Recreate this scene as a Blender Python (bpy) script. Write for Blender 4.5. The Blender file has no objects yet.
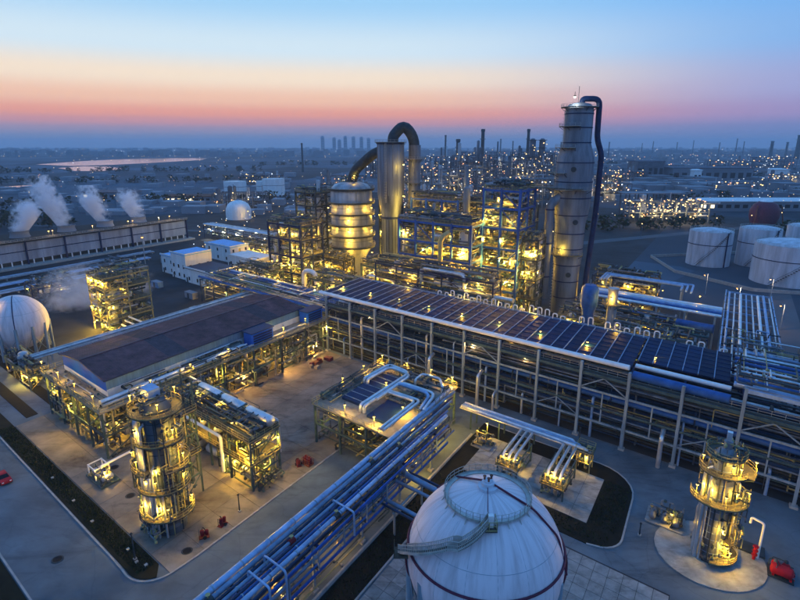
import bpy, math, random
from mathutils import Vector
R = math.radians
rnd = random.Random(11)
sc = bpy.context.scene
col = sc.collection

# ------------------------------------------------------------------ camera
FPX = 550.0
cam = bpy.data.cameras.new('camera'); cam.sensor_fit = 'HORIZONTAL'; cam.sensor_width = 36
cam.lens = 36*FPX/800; cam.clip_start = 0.5; cam.clip_end = 40000
camo = bpy.data.objects.new('camera', cam); col.objects.link(camo)
camo.location = (0, 0, 60); camo.rotation_euler = (math.pi/2-math.atan(155/FPX), 0, 0)
sc.camera = camo

# ------------------------------------------------------------------ sky
def s2l(c):
    return tuple(((x/255)/12.92 if x/255 <= .04045 else ((x/255+.055)/1.055)**2.4) for x in c)
world = bpy.data.worlds.new('World'); sc.world = world; world.use_nodes = True
nt = world.node_tree; nt.nodes.clear()
N = nt.nodes.new; L = nt.links.new
tc = N('ShaderNodeTexCoord'); nrm = N('ShaderNodeVectorMath'); nrm.operation = 'NORMALIZE'
L(tc.outputs['Generated'], nrm.inputs[0])
sep = N('ShaderNodeSeparateXYZ'); L(nrm.outputs[0], sep.inputs[0])
def ramp(stops):
    r = N('ShaderNodeValToRGB'); r.color_ramp.interpolation = 'EASE'
    e = r.color_ramp.elements
    for i, (p, c) in enumerate(stops):
        x = e[i] if i < 2 else e.new(p)
        x.position = p; x.color = (*s2l(c), 1)
    L(sep.outputs['Z'], r.inputs['Fac']); return r
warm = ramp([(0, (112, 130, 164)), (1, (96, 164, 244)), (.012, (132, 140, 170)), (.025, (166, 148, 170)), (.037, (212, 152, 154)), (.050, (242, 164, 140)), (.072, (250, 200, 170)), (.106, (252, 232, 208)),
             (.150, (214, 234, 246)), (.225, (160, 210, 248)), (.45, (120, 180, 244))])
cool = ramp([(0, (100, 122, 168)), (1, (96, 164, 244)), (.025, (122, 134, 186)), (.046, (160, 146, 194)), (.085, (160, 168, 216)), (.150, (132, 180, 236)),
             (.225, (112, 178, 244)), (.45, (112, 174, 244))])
dot = N('ShaderNodeVectorMath'); dot.operation = 'DOT_PRODUCT'
L(nrm.outputs[0], dot.inputs[0]); dot.inputs[1].default_value = (math.sin(R(-26)), math.cos(R(-26)), 0)
mr = N('ShaderNodeMapRange'); mr.interpolation_type = 'SMOOTHERSTEP'
mr.inputs['From Min'].default_value = .40; mr.inputs['From Max'].default_value = .99
L(dot.outputs['Value'], mr.inputs['Value'])
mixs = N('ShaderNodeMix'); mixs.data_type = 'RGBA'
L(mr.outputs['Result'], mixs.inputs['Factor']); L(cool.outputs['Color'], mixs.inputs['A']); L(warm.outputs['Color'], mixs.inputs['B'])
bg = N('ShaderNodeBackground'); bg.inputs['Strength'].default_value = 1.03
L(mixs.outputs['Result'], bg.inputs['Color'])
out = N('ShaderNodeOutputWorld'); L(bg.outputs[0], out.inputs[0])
# the sun has just set on the left: what is left of it is a broad weak warm glow
sun = bpy.data.lights.new('sun', 'SUN'); sun.energy = .06; sun.angle = R(25); sun.color = (1, .72, .62)
suno = bpy.data.objects.new('sun', sun); col.objects.link(suno)
suno.rotation_euler = Vector((math.sin(R(26)), -math.cos(R(26)), -math.tan(R(7)))).to_track_quat('-Z', 'Y').to_euler()

vs = sc.view_settings; vs.view_transform = 'Standard'; vs.look = 'None'; vs.exposure = 0; vs.gamma = 1; vs.use_curve_mapping = False
cy = sc.cycles
cy.use_denoising = True; cy.max_bounces = 5; cy.diffuse_bounces = 2; cy.glossy_bounces = 2; cy.transmission_bounces = 2
cy.volume_bounces = 4; cy.use_adaptive_sampling = True; cy.adaptive_threshold = .03; cy.light_sampling_threshold = .03; cy.transparent_max_bounces = 6; cy.sample_clamp_indirect = 3; cy.use_light_tree = True
cy.volume_max_steps = 96; cy.caustics_reflective = False; cy.caustics_refractive = False

# ------------------------------------------------------------------ plant grid
A1, A2 = R(-40), R(59)
Ud = Vector((math.cos(A1), math.sin(A1), 0)); Vd = Vector((math.cos(A2), math.sin(A2), 0))
def W(u, v, z=0): return Vector((u*Ud.x+v*Vd.x, u*Ud.y+v*Vd.y, z))

# ------------------------------------------------------------------ materials
MATS = {}
def mat(name, c, rough=.6, metal=0, var=.25, scale=.5, streak=0, c2=None, rand=0, bump=0, spec=.14, stain=None):
    m = bpy.data.materials.new(name); m.use_nodes = True; MATS[name] = m
    t = m.node_tree; b = t.nodes['Principled BSDF']; n = t.nodes.new; l = t.links.new
    b.inputs['Roughness'].default_value = rough; b.inputs['Metallic'].default_value = metal
    b.inputs['Specular IOR Level'].default_value = spec
    g = n('ShaderNodeNewGeometry'); mp = n('ShaderNodeMapping')
    mp.inputs['Scale'].default_value = (scale, scale, scale*(.12 if streak else 1))
    l(g.outputs['Position'], mp.inputs['Vector'])
    nz = n('ShaderNodeTexNoise'); nz.inputs['Scale'].default_value = 1; nz.inputs['Detail'].default_value = 6; nz.inputs['Roughness'].default_value = .62
    l(mp.outputs[0], nz.inputs['Vector'])
    rp = n('ShaderNodeMapRange'); rp.inputs['From Min'].default_value = .3; rp.inputs['From Max'].default_value = .7
    l(nz.outputs['Fac'], rp.inputs['Value'])
    mx = n('ShaderNodeMix'); mx.data_type = 'RGBA'
    mx.inputs['A'].default_value = (*[x*(1-var) for x in c], 1)
    mx.inputs['B'].default_value = (*(c2 or [min(1, x*(1+var)) for x in c]), 1)
    l(rp.outputs[0], mx.inputs['Factor'])
    res = mx.outputs['Result']
    if stain:      # oil and tyre stains with a shape of their own, and fine cracks
        st = n('ShaderNodeTexNoise'); st.inputs['Scale'].default_value = stain[1]; st.inputs['Detail'].default_value = 8; st.inputs['Roughness'].default_value = .7; st.inputs['Distortion'].default_value = 1.2
        m3 = n('ShaderNodeMapping'); m3.inputs['Rotation'].default_value = (0, 0, R(40)); m3.inputs['Scale'].default_value = (.45, 1.3, 1); l(g.outputs['Position'], m3.inputs['Vector']); l(m3.outputs[0], st.inputs['Vector'])
        r3_ = n('ShaderNodeMapRange'); r3_.inputs['From Min'].default_value = .52; r3_.inputs['From Max'].default_value = .68; r3_.inputs['To Min'].default_value = 1; r3_.inputs['To Max'].default_value = 1-stain[0]; l(st.outputs['Fac'], r3_.inputs['Value'])
        vo = n('ShaderNodeTexVoronoi'); vo.feature = 'DISTANCE_TO_EDGE'; vo.inputs['Scale'].default_value = .11; vo.inputs['Randomness'].default_value = 1
        wv = n('ShaderNodeVectorMath'); wv.operation = 'MULTIPLY_ADD'; l(nz.outputs['Color'], wv.inputs[0]); wv.inputs[1].default_value = (3, 3, 3); l(g.outputs['Position'], wv.inputs[2]); l(wv.outputs[0], vo.inputs['Vector'])
        r4 = n('ShaderNodeMapRange'); r4.inputs['From Min'].default_value = .0; r4.inputs['From Max'].default_value = .012; r4.inputs['To Min'].default_value = .84; l(vo.outputs['Distance'], r4.inputs['Value'])
        mu = n('ShaderNodeMath'); mu.operation = 'MULTIPLY'; l(r3_.outputs[0], mu.inputs[0]); l(r4.outputs[0], mu.inputs[1])
        v4 = n('ShaderNodeVectorMath'); v4.operation = 'SCALE'; l(res, v4.inputs[0]); l(mu.outputs[0], v4.inputs['Scale']); res = v4.outputs[0]
    if rand:
        oi = n('ShaderNodeObjectInfo'); r2 = n('ShaderNodeMapRange')
        r2.inputs['To Min'].default_value = 1-rand; r2.inputs['To Max'].default_value = 1+rand
        l(oi.outputs['Random'], r2.inputs['Value'])
        vm = n('ShaderNodeVectorMath'); vm.operation = 'SCALE'; l(res, vm.inputs[0]); l(r2.outputs[0], vm.inputs['Scale']); res = vm.outputs[0]
    l(res, b.inputs['Base Color'])
    rr = n('ShaderNodeMapRange'); rr.inputs['To Min'].default_value = max(.05, rough-.12); rr.inputs['To Max'].default_value = min(1, rough+.15)
    l(nz.outputs['Fac'], rr.inputs['Value']); l(rr.outputs[0], b.inputs['Roughness'])
    if bump:
        bp = n('ShaderNodeBump'); bp.inputs['Strength'].default_value = bump; bp.inputs['Distance'].default_value = .05
        l(nz.outputs['Fac'], bp.inputs['Height']); l(bp.outputs[0], b.inputs['Normal'])
    return m
def emit(name, c, s, sample=True):
    m = bpy.data.materials.new(name); m.use_nodes = True; MATS[name] = m
    b = m.node_tree.nodes['Principled BSDF']
    b.inputs['Base Color'].default_value = (.5, .5, .5, 1)
    b.inputs['Emission Color'].default_value = (*c, 1); b.inputs['Emission Strength'].default_value = s
    if not sample: m.cycles.emission_sampling = 'NONE'
    return m
mat('blue_steel', (.018, .085, .33), .5, 0, .35, .7, 1)
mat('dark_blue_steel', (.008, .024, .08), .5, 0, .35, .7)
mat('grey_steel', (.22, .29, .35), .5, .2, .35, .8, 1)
mat('dark_steel', (.035, .05, .06), .55, .2, .4, .8)
mat('green_steel', (.05, .09, .10), .55, .1, .4, .8)
mat('silver', (.55, .60, .66), .33, .7, .25, .6)
mat('cladding', (.34, .37, .41), .45, .45, .45, .35, 1)
mat('tower_clad', (.15, .185, .235), .5, .3, .6, .22, 1)
mat('dark_clad', (.085, .105, .13), .5, .3, .5, .5, 1)
mat('dark_pipe', (.018, .04, .085), .5, .1, .5, .5)
mat('old_cladding', (.16, .185, .22), .5, .4, .55, .45, 1)
mat('blue_pipe', (.03, .10, .29), .4, .1, .3, .6)
mat('pale_blue', (.26, .38, .58), .42, .25, .3, .5)
mat('bridge_blue', (.15, .225, .34), .4, .3, .35, .5)
mat('duct', (.085, .095, .11), .55, .3, .5, .3)
mat('white_paint', (.72, .74, .76), .4, 0, .12, .4, 1)
mat('tank_white', (.47, .50, .57), .42, 0, .35, .35, 1)
mat('wall_white', (.66, .68, .70), .55, 0, .15, .5, 1)
mat('wall_blue', (.015, .11, .50), .5, 0, .2, .5)
mat('tower_wall', (.27, .31, .38), .6, 0, .35, .25, 1)
mat('grass', (.022, .034, .012), .9, 0, .5, .6)
mat('wall_pale_blue', (.11, .22, .37), .5, 0, .25, .5, 1)
mat('roof_blue', (.06, .36, .72), .5, 0, .2, .3)
mat('roof_dark', (.03, .05, .09), .6, 0, .3, .3)
mat('roof_maroon', (.145, .062, .068), .6, .1, .5, .5, rand=.14)
mat('roof_slate', (.085, .055, .07), .6, .1, .45, .6, rand=.3)
mat('panel', (.003, .017, .055), .55, 0, .4, .5, rand=.35, spec=.08)
mat('seam', (.20, .28, .42), .5, .2, .3, .8)
mat('grating', (.085, .08, .065), .65, .2, .4, 1.2)
mat('deck', (.24, .22, .19), .75, 0, .35, .6)
mat('rail', (.34, .30, .14), .5, .1, .25, 1)
mat('grey_rail', (.40, .41, .39), .5, .2, .25, 1)
mat('rust', (.16, .06, .04), .75, .1, .5, 1)
mat('purple_pipe', (.10, .025, .05), .5, .1, .3, 1)
mat('dark_red', (.13, .008, .014), .5, 0, .3, 1)
mat('red', (.36, .012, .02), .4, 0, .25, 1)
mat('rubber', (.015, .015, .016), .8, 0, .2, 2)
mat('glass', (.01, .014, .02), .08, 0, .1, 1)
mat('concrete', (.192, .178, .158), .85, 0, .5, .13, rand=.11, bump=.15, c2=(.26, .24, .21), stain=(.5, .2))
mat('paving', (.24, .25, .25), .8, 0, .3, .6, rand=.16, bump=.1, stain=(.4, .3))
mat('asphalt', (.096, .130, .160), .82, 0, .38, .09, bump=.15, stain=(.35, .11))
mat('soil', (.008, .010, .008), .95, 0, .5, .8, bump=.5)
mat('verge', (.009, .012, .007), .95, 0, .55, .5, bump=.5)
mat('kerb', (.30, .31, .31), .8, 0, .2, 1)
mat('gravel', (.030, .034, .040), .9, 0, .55, .06, bump=.3)
mat('field', (.036, .050, .068), .95, 0, .6, .004)
mat('road_far', (.09, .10, .115), .85, 0, .25, .05)
mat('brown_field', (.040, .036, .034), .95, 0, .5, .01)
mat('far_wall', (.20, .22, .26), .7, 0, .3, .01, rand=.2)
mat('far_steel', (.09, .11, .14), .6, .2, .4, .1)
mat('skyline', (.16, .18, .22), .7, 0, .2, .01)
mat('foliage', (.018, .034, .012), .9, 0, .6, .4)
m = mat('water', (.02, .03, .04), .03, 0, .1, .01, spec=.6)
YEL = (1.0, .55, .05)
emit('bulb', (1.0, .66, .12), 3.2); emit('bulb_white', (1.0, .90, .62), 3); emit('bulb_orange', (1.0, .46, .10), 2.6)
emit('far_yellow', (1.0, .66, .22), 2.6, False); emit('far_white', (.85, .92, 1.0), 2.2, False); emit('far_orange', (1.0, .42, .14), 2.2, False)
emit('tail', (1, .05, .03), 1.2, False); emit('lit_window', (1.0, .82, .45), 2.2, False)

# ------------------------------------------------------------------ builders
ORG = {}
def link(o, parent, org):
    ORG[o.name] = org
    if parent is not None:
        o.parent = parent; o.location = org-ORG[parent.name]
    else: o.location = org
    col.objects.link(o)
def tag(o, label, cat, group=None, kind=None):
    if label: o['label'] = label
    if cat: o['category'] = cat
    if group: o['group'] = group
    if kind: o['kind'] = kind
    return o
def root(name, label, cat, p, group=None):
    o = bpy.data.objects.new(name, None); o.empty_display_size = .5
    link(o, None, Vector(p)); return tag(o, label, cat, group)
def frame_of(d):
    d = d.normalized(); a = Vector((0, 0, 1)) if abs(d.z) < .95 else Ud
    s = d.cross(a).normalized(); return s, s.cross(d).normalized()
def fillet(pts, r, k=4):
    pts = [Vector(p) for p in pts]
    if len(pts) < 3: return pts
    o = [pts[0]]
    for i in range(1, len(pts)-1):
        a, b, c = pts[i-1], pts[i], pts[i+1]
        d1, d2 = a-b, c-b; rr = min(r, d1.length*.49, d2.length*.49)
        p1, p2 = b+d1.normalized()*rr, b+d2.normalized()*rr
        for j in range(k+1):
            t = j/k; o.append(p1*(1-t)**2+b*2*t*(1-t)+p2*t*t)
    return o+[pts[-1]]
class MB:
    def __init__(s): s.v = []; s.f = []
    def box8(s, c):
        n = len(s.v); s.v += [Vector(x) for x in c]
        s.f += [tuple(n+i for i in q) for q in ((3, 2, 1, 0), (4, 5, 6, 7), (0, 1, 5, 4), (1, 2, 6, 5), (2, 3, 7, 6), (3, 0, 4, 7))]; return s
    def ubox(s, u0, u1, v0, v1, z0, z1):
        return s.box8([W(u0, v0, z0), W(u1, v0, z0), W(u1, v1, z0), W(u0, v1, z0), W(u0, v0, z1), W(u1, v0, z1), W(u1, v1, z1), W(u0, v1, z1)])
    def box(s, x0, x1, y0, y1, z0, z1):
        return s.box8([(x0, y0, z0), (x1, y0, z0), (x1, y1, z0), (x0, y1, z0), (x0, y0, z1), (x1, y0, z1), (x1, y1, z1), (x0, y1, z1)])
    def bar(s, p, q, w, h=None):
        p, q = Vector(p), Vector(q); h = h or w; a, b = frame_of(q-p); a = a*w/2; b = b*h/2
        return s.box8([p-a-b, p+a-b, p+a+b, p-a+b, q-a-b, q+a-b, q+a+b, q-a+b])
    def tube(s, pts, r, n=8, bend=0, cap=True):
        pts = fillet(pts, bend) if bend else [Vector(p) for p in pts]
        k = len(pts); base = len(s.v); a = None
        for i, p in enumerate(pts):
            d = (pts[min(i+1, k-1)]-pts[max(i-1, 0)]).normalized()
            if a is None: a, b = frame_of(d)
            else:
                a = (a-d*a.dot(d)); a = a.normalized() if a.length > 1e-5 else frame_of(d)[0]; b = a.cross(d)
            b = d.cross(a)
            for j in range(n):
                t = 2*math.pi*j/n; s.v.append(p+(a*math.cos(t)+b*math.sin(t))*r)
        for i in range(k-1):
            for j in range(n):
                s.f.append((base+i*n+j, base+i*n+(j+1) % n, base+(i+1)*n+(j+1) % n, base+(i+1)*n+j))
        if cap:
            s.f.append(tuple(base+j for j in reversed(range(n)))); s.f.append(tuple(base+(k-1)*n+j for j in range(n)))
        return s
    def lathe(s, c, prof, n=24, ax=None, cap=True):
        c = Vector(c); base = len(s.v); ax = Vector(ax) if ax else Vector((0, 0, 1))
        if abs(ax.z) > .99: a, b = Vector((1, 0, 0)), Vector((0, 1, 0))
        else: a, b = frame_of(ax); b = ax.cross(a)
        for r, z in prof:
            for j in range(n):
                t = 2*math.pi*j/n; s.v.append(c+ax*z+(a*math.cos(t)+b*math.sin(t))*max(r, .001))
        for i in range(len(prof)-1):
            for j in range(n):
                s.f.append((base+i*n+j, base+i*n+(j+1) % n, base+(i+1)*n+(j+1) % n, base+(i+1)*n+j))
        if cap:
            s.f.append(tuple(base+j for j in reversed(range(n)))); s.f.append(tuple(base+(len(prof)-1)*n+j for j in range(n)))
        return s
    def sector(s, c, r0, r1, a0, a1, z0, z1, n=None):
        c = Vector(c); n = n or max(4, int(abs(a1-a0)/12)); base = len(s.v); full = abs(abs(a1-a0)-360) < .1
        for i in range(n+1):
            t = R(a0+(a1-a0)*i/n); d = Vector((math.cos(t), math.sin(t), 0))
            for r, z in ((r0, z0), (r1, z0), (r1, z1), (r0, z1)): s.v.append(c+d*r+Vector((0, 0, z)))
        for i in range(n):
            p = base+i*4; q = p+4
            for k in range(4): s.f.append((p+k, q+k, q+(k+1) % 4, p+(k+1) % 4))
        if not full: s.f += [(base, base+1, base+2, base+3), (base+n*4+3, base+n*4+2, base+n*4+1, base+n*4)]
        return s
    def rail(s, pts, h=1.1, sp=1.6, w=.06, closed=False):
        pts = [Vector(p) for p in pts]
        if closed: pts = pts+[pts[0]]
        for p, q in zip(pts, pts[1:]):
            n = max(1, int((q-p).length/sp))
            for i in range(n+1):
                b = p.lerp(q, i/n); s.bar(b, b+Vector((0, 0, h)), w)
            for z in (h, h*.55): s.bar(p+Vector((0, 0, z)), q+Vector((0, 0, z)), w*.9)
            s.bar(p+Vector((0, 0, .08)), q+Vector((0, 0, .08)), .02, .15)
        return s
    def build(s, name, m, parent=None, smooth=False, org=None, kind=None, label=None):
        if org is None:
            if parent is not None and len(s.v) < 40:
                org = sum(s.v, Vector())/len(s.v)
            elif parent is not None: org = ORG[parent.name]
            else: org = sum(s.v, Vector())/len(s.v); org.z = min(p.z for p in s.v)
        org = Vector(org)
        me = bpy.data.meshes.new(name); me.from_pydata([tuple(p-org) for p in s.v], [], s.f)
        if smooth:
            me.polygons.foreach_set('use_smooth', [True]*len(me.polygons)); me.set_sharp_from_angle(angle=.7)
        for q in (m if isinstance(m, (list, tuple)) else [m]): me.materials.append(MATS[q])
        o = bpy.data.objects.new(name, me); link(o, parent, org)
        if kind: o['kind'] = kind
        if label: o['label'] = label
        return o
def bar(name, p, q, w, m, par, h=None): return MB().bar(p, q, w, h).build(name, m, par)
def pipe(name, pts, r, m, par, bend=0, n=10): return MB().tube(pts, r, n, bend).build(name, m, par, True)
def ubx(name, u0, u1, v0, v1, z0, z1, m, par, **k): return MB().ubox(u0, u1, v0, v1, z0, z1).build(name, m, par, **k)
def struct(name, mb, m, par=None):
    o = mb.build(name, m, par)
    if par is None: o['kind'] = 'structure'
    return o

# lamps: one mesh per colour, copied; a point light hangs under each
LAMPMESH = {}; LIGHTS = {}; LP = 4.6
NL = [0]
def lamp_mesh(bulb):
    if bulb not in LAMPMESH:
        b = MB().bar((0, 0, .32), (0, 0, .9), .06).lathe((0, 0, .18), [(.26, 0), (.22, .1), (.06, .18)], 8)
        nb = len(b.f); b.lathe((0, 0, -.12), [(.06, 0), (.19, .07), (.24, .18), (.20, .28)], 8)
        me = bpy.data.meshes.new('lamp'); me.from_pydata([tuple(p) for p in b.v], [], b.f)
        me.materials.append(MATS['dark_steel']); me.materials.append(MATS[bulb])
        for i, p in enumerate(me.polygons): p.material_index = 0 if i < nb else 1
        LAMPMESH[bulb] = me
    return LAMPMESH[bulb]
def lamp(par, p, power=300, bulb='bulb', c=YEL, s=1.0, light=True, name='lamp'):
    o = bpy.data.objects.new(name, lamp_mesh(bulb)); o.scale = (s, s, s); link(o, par, Vector(p))
    if light:
        power = round(power*rnd.choice((.45, .7, 1, 1, 1.2, 1.5))/20)*20
        k = (power, c)
        if k not in LIGHTS:
            d = bpy.data.lights.new('lamp_light', 'POINT'); d.energy = power*LP; d.color = c; d.shadow_soft_size = .15; LIGHTS[k] = d
        g = bpy.data.objects.new('lamp_light', LIGHTS[k]); g.parent = o; g.location = (0, 0, -.45); col.objects.link(g); NL[0] += 1
    return o

def clutter(par, u0, u1, v0, v1, z0, z1, n, seed, m='silver', rr=(.08, .22), name='small_piping'):
    """small piping nobody can pick apart: short runs, risers and elbows in a box"""
    r = random.Random(seed); b = MB(); mi = []
    ms = [m]+[x for x in ('dark_steel', 'green_steel', 'rail', 'old_cladding', 'dark_clad') if x != m]; ws = [4, 4, 3, 2, 2, 3][:len(ms)]
    for i in range(n):
        p = [r.uniform(u0, u1), r.uniform(v0, v1), r.uniform(z0, z1)]; pts = [W(*p)]
        ax = r.randrange(3)
        for k in range(r.choice((1, 2, 2, 3))):
            lo, hi = ((u0, u1), (v0, v1), (z0, z1))[ax]
            p[ax] = min(hi, max(lo, p[ax]+r.choice((-1, 1))*r.uniform(.15, .55)*(hi-lo)+r.choice((-.4, .4)))); pts.append(W(*p))
            ax = (ax+r.choice((1, 2))) % 3
        pts = [q for i, q in enumerate(pts) if i == 0 or (q-pts[i-1]).length > .15]
        if len(pts) > 1: b.tube(pts, r.uniform(*rr), 6, .35)
        if r.random() < .5:
            q = r.choice(pts); b.lathe(q-Vector((0, 0, .2)), [(.28, 0), (.28, .3), (.1, .45)], 6)
        mi += [r.choices(range(len(ms)), ws)[0]]*(len(b.f)-len(mi))
    o = b.build(name, ms, par, True, kind='stuff'); o.data.polygons.foreach_set('material_index', mi); return o

def steel(par, us, vs, levels, top, w=.35, m='green_steel', decks=(), brace=True, rails=True, railm='rail', base=0, deckm='grating', seed=1, part=1.0):
    r = random.Random(seed)
    for u in us:
        for v in vs: bar('column', W(u, v, base), W(u, v, top), w, m, par)
    for z in levels:
        for v in vs:
            for a, b in zip(us, us[1:]): bar('beam', W(a, v, z)+Ud*w/2, W(b, v, z)-Ud*w/2, w*.7, m, par, w)
        for u in us:
            for a, b in zip(vs, vs[1:]): bar('cross_beam', W(u, a, z)+Vd*w/2, W(u, b, z)-Vd*w/2, w*.7, m, par, w*.9)
    if brace:
        lv = [base]+list(levels)
        for i in range(len(us)-1):
            if r.random() < .55:
                for z0, z1 in zip(lv, lv[1:]):
                    if r.random() < .7:
                        if r.random() < .5: bar('brace', W(us[i], vs[0], z0+.2), W(us[i+1], vs[0], z1-.2), w*.45, m, par)
                        else: bar('brace', W(us[i+1], vs[0], z0+.2), W(us[i], vs[0], z1-.2), w*.45, m, par)
        for z0, z1 in zip(lv, lv[1:]):
            bar('brace', W(us[-1], vs[0], z0+.2), W(us[-1], vs[1], z1-.2), w*.45, m, par)
    for z in decks:
        if part >= 1: ubx('deck', us[0]-.4, us[-1]+.4, vs[0]-.4, vs[-1]+.4, z+w*.5+.01, z+w*.5+.10, deckm, par)
        else:
            for a, b in zip(us, us[1:]):
                for c_, d_ in zip(vs, vs[1:]):
                    if r.random() < part: ubx('deck', a+.02, b-.02, c_+.02, d_-.02, z+w*.5+.01, z+w*.5+.10, deckm, par)
        if rails:
            zz = z+w*.5+.10
            MB().rail([W(us[0]-.3, vs[0]-.3, zz), W(us[-1]+.3, vs[0]-.3, zz), W(us[-1]+.3, vs[-1]+.3, zz), W(us[0]-.3, vs[-1]+.3, zz)], closed=True).build('railing', railm, par)

def arc(c, r, a0, a1, z, n=None):
    n = n or max(4, int(abs(a1-a0)/15)); c = Vector(c)
    return [c+Vector((r*math.cos(R(a0+(a1-a0)*i/n)), r*math.sin(R(a0+(a1-a0)*i/n)), z)) for i in range(n+1)]
def platform(par, c, r0, r1, a0, a1, z, rails='rail', lamps=0, power=260):
    c = Vector(c)
    p = MB().sector(c, r0+.02, r1, a0, a1, z, z+.12).build('platform', 'grating', par)
    MB().rail(arc(c, r1-.06, a0, a1, z+.12)).build('railing', rails, p)
    k = MB()
    for i in range(max(3, int(abs(a1-a0)/40))+1):
        t = R(a0+(a1-a0)*i/max(3, int(abs(a1-a0)/40))); d = Vector((math.cos(t), math.sin(t), 0))
        k.bar(c+d*r0+Vector((0, 0, z-1.2)), c+d*(r1-.15)+Vector((0, 0, z-.06)), .14)
    k.build('bracket', 'dark_steel', p)
    for i in range(lamps):
        t = R(a0+(a1-a0)*(i+.5)/lamps); d = Vector((math.cos(t), math.sin(t), 0))
        lamp(par, c+d*(r1-.3)+Vector((0, 0, z+2.3)), power)
        bar('lamp_post', c+d*(r1-.3)+Vector((0, 0, z+.12)), c+d*(r1-.3)+Vector((0, 0, z+2.5)), .08, 'rail', par)
    return p
def ladder(par, c, r, a, z0, z1, m='rail'):
    c = Vector(c); t = R(a); d = Vector((math.cos(t), math.sin(t), 0)); e = Vector((-d.y, d.x, 0)); b = MB()
    for s in (-.28, .28): b.bar(c+d*r+e*s+Vector((0, 0, z0)), c+d*r+e*s+Vector((0, 0, z1)), .07)
    z = z0+.4
    while z < z1: b.bar(c+d*r-e*.28+Vector((0, 0, z)), c+d*r+e*.28+Vector((0, 0, z)), .05); z += .45
    z = z0+2.2
    while z < z1:
        hoop = [c+d*(r+.05)-e*.4+Vector((0, 0, z)), c+d*(r+.6)-e*.42+Vector((0, 0, z)), c+d*(r+.85)+Vector((0, 0, z)), c+d*(r+.6)+e*.42+Vector((0, 0, z)), c+d*(r+.05)+e*.4+Vector((0, 0, z))]
        for p, q in zip(hoop, hoop[1:]): b.bar(p, q, .05)
        z += 1.1
    return b.build('ladder', m, par)
def vessel(par, p, q, r, m='silver', name='vessel', n=16):
    p, q = Vector(p), Vector(q); l = (q-p).length; ax = (q-p)/l
    return MB().lathe(p, [(.02, 0), (r*.6, r*.08), (r*.9, r*.28), (r, r*.5), (r, l-r*.5), (r*.9, l-r*.28), (r*.6, l-r*.08), (.02, l)], n, ax).build(name, m, par, True)
#SECTIONS
# ------------------------------------------------------------------ the ground
def sheet(name, pts, z, m, par=None):
    b = MB(); b.v = [Vector((p[0], p[1], z)) for p in pts]; b.f = [tuple(range(len(pts)))]
    return struct(name, b, m, par)
def usheet(name, pts, z, m, par=None): return sheet(name, [W(*p) for p in pts], z, m, par)
def urect(name, u0, u1, v0, v1, z, m, par=None): return usheet(name, [(u0, v0), (u1, v0), (u1, v1), (u0, v1)], z, m, par)
# far ground: patchwork of dark fields
fm = MATS['field']; ft = fm.node_tree; fb = ft.nodes['Principled BSDF']
vor = ft.nodes.new('ShaderNodeTexVoronoi'); vor.inputs['Scale'].default_value = .0045; vor.distance = 'CHEBYCHEV'
geo = ft.nodes.new('ShaderNodeNewGeometry'); mpf = ft.nodes.new('ShaderNodeMapping'); mpf.inputs['Rotation'].default_value = (0, 0, R(20)); mpf.inputs['Scale'].default_value = (1, .45, 1)
ft.links.new(geo.outputs['Position'], mpf.inputs['Vector']); ft.links.new(mpf.outputs[0], vor.inputs['Vector'])
hs = ft.nodes.new('ShaderNodeMapRange'); sx = ft.nodes.new('ShaderNodeSeparateXYZ')
ft.links.new(vor.outputs['Color'], sx.inputs[0]); ft.links.new(sx.outputs[0], hs.inputs['Value']); hs.inputs['To Min'].default_value = .45; hs.inputs['To Max'].default_value = 2.2
src = fb.inputs['Base Color'].links[0].from_socket
sca = ft.nodes.new('ShaderNodeVectorMath'); sca.operation = 'SCALE'
ft.links.new(src, sca.inputs[0]); ft.links.new(hs.outputs[0], sca.inputs['Scale']); ft.links.new(sca.outputs[0], fb.inputs['Base Color'])
sheet('ground', [(-8900, -500), (8900, -500), (8900, 12500), (-8900, 12500)], 0, 'field')
urect('plant_ground', -420, 330, -40, 560, .02, 'gravel')
# tank farm ground, darker soil
urect('tank_farm_ground', -42, 60, 236, 470, .04, 'field')
# lower road and the cross roads: one asphalt sheet that the slabs lie on
urect('road', -175, 70, -20, 108, .04, 'asphalt')
urect('road', 18, 26, 108.2, 420, .07, 'road_far')
urect('road', -260, -172, 30, 36, .045, 'road_far')
urect('road', -300, -160, 192, 198, .05, 'road_far')
# river: two pale sheets of water
def G2(px, py, h=0):
    P = math.atan(155/FPX); c, s = math.cos(P), math.sin(P); x = (px-400)/FPX; y = -(py-300)/FPX
    t = (h-60)/(-s+y*c); return (x*t, (c+y*s)*t)
sheet('river', [G2(*p) for p in ((36, 164.5), (70, 166), (110, 165), (150, 163), (202, 160), (208, 158), (150, 158.5), (110, 159.8), (80, 161.3), (60, 162.8))], .3, 'water')
sheet('river', [G2(*p) for p in ((58, 168.2), (75, 171), (100, 171.3), (124, 169), (110, 166.9), (84, 166.3))], .3, 'water')
sheet('river', [G2(*p) for p in ((0, 187), (0, 190.5), (30, 189.5), (58, 185), (40, 185), (18, 186))], .3, 'water')
# far roads across the fields
for a, b, w in (((-400, 560), (500, 760), 9), ((-700, 380), (-60, 620), 8), ((-800, 900), (900, 1010), 12), ((-500, 470), (-60, 380), 7), ((-1200, 1250), (600, 1500), 14), ((60, 320), (700, 620), 9)):
    d = Vector((b[0]-a[0], b[1]-a[1], 0)).normalized(); nrm2 = Vector((-d.y, d.x, 0))*w/2
    A, B = Vector((*a, 0)), Vector((*b, 0))
    sheet('road', [A-nrm2, B-nrm2, B+nrm2, A+nrm2], .10, 'road_far')

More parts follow.
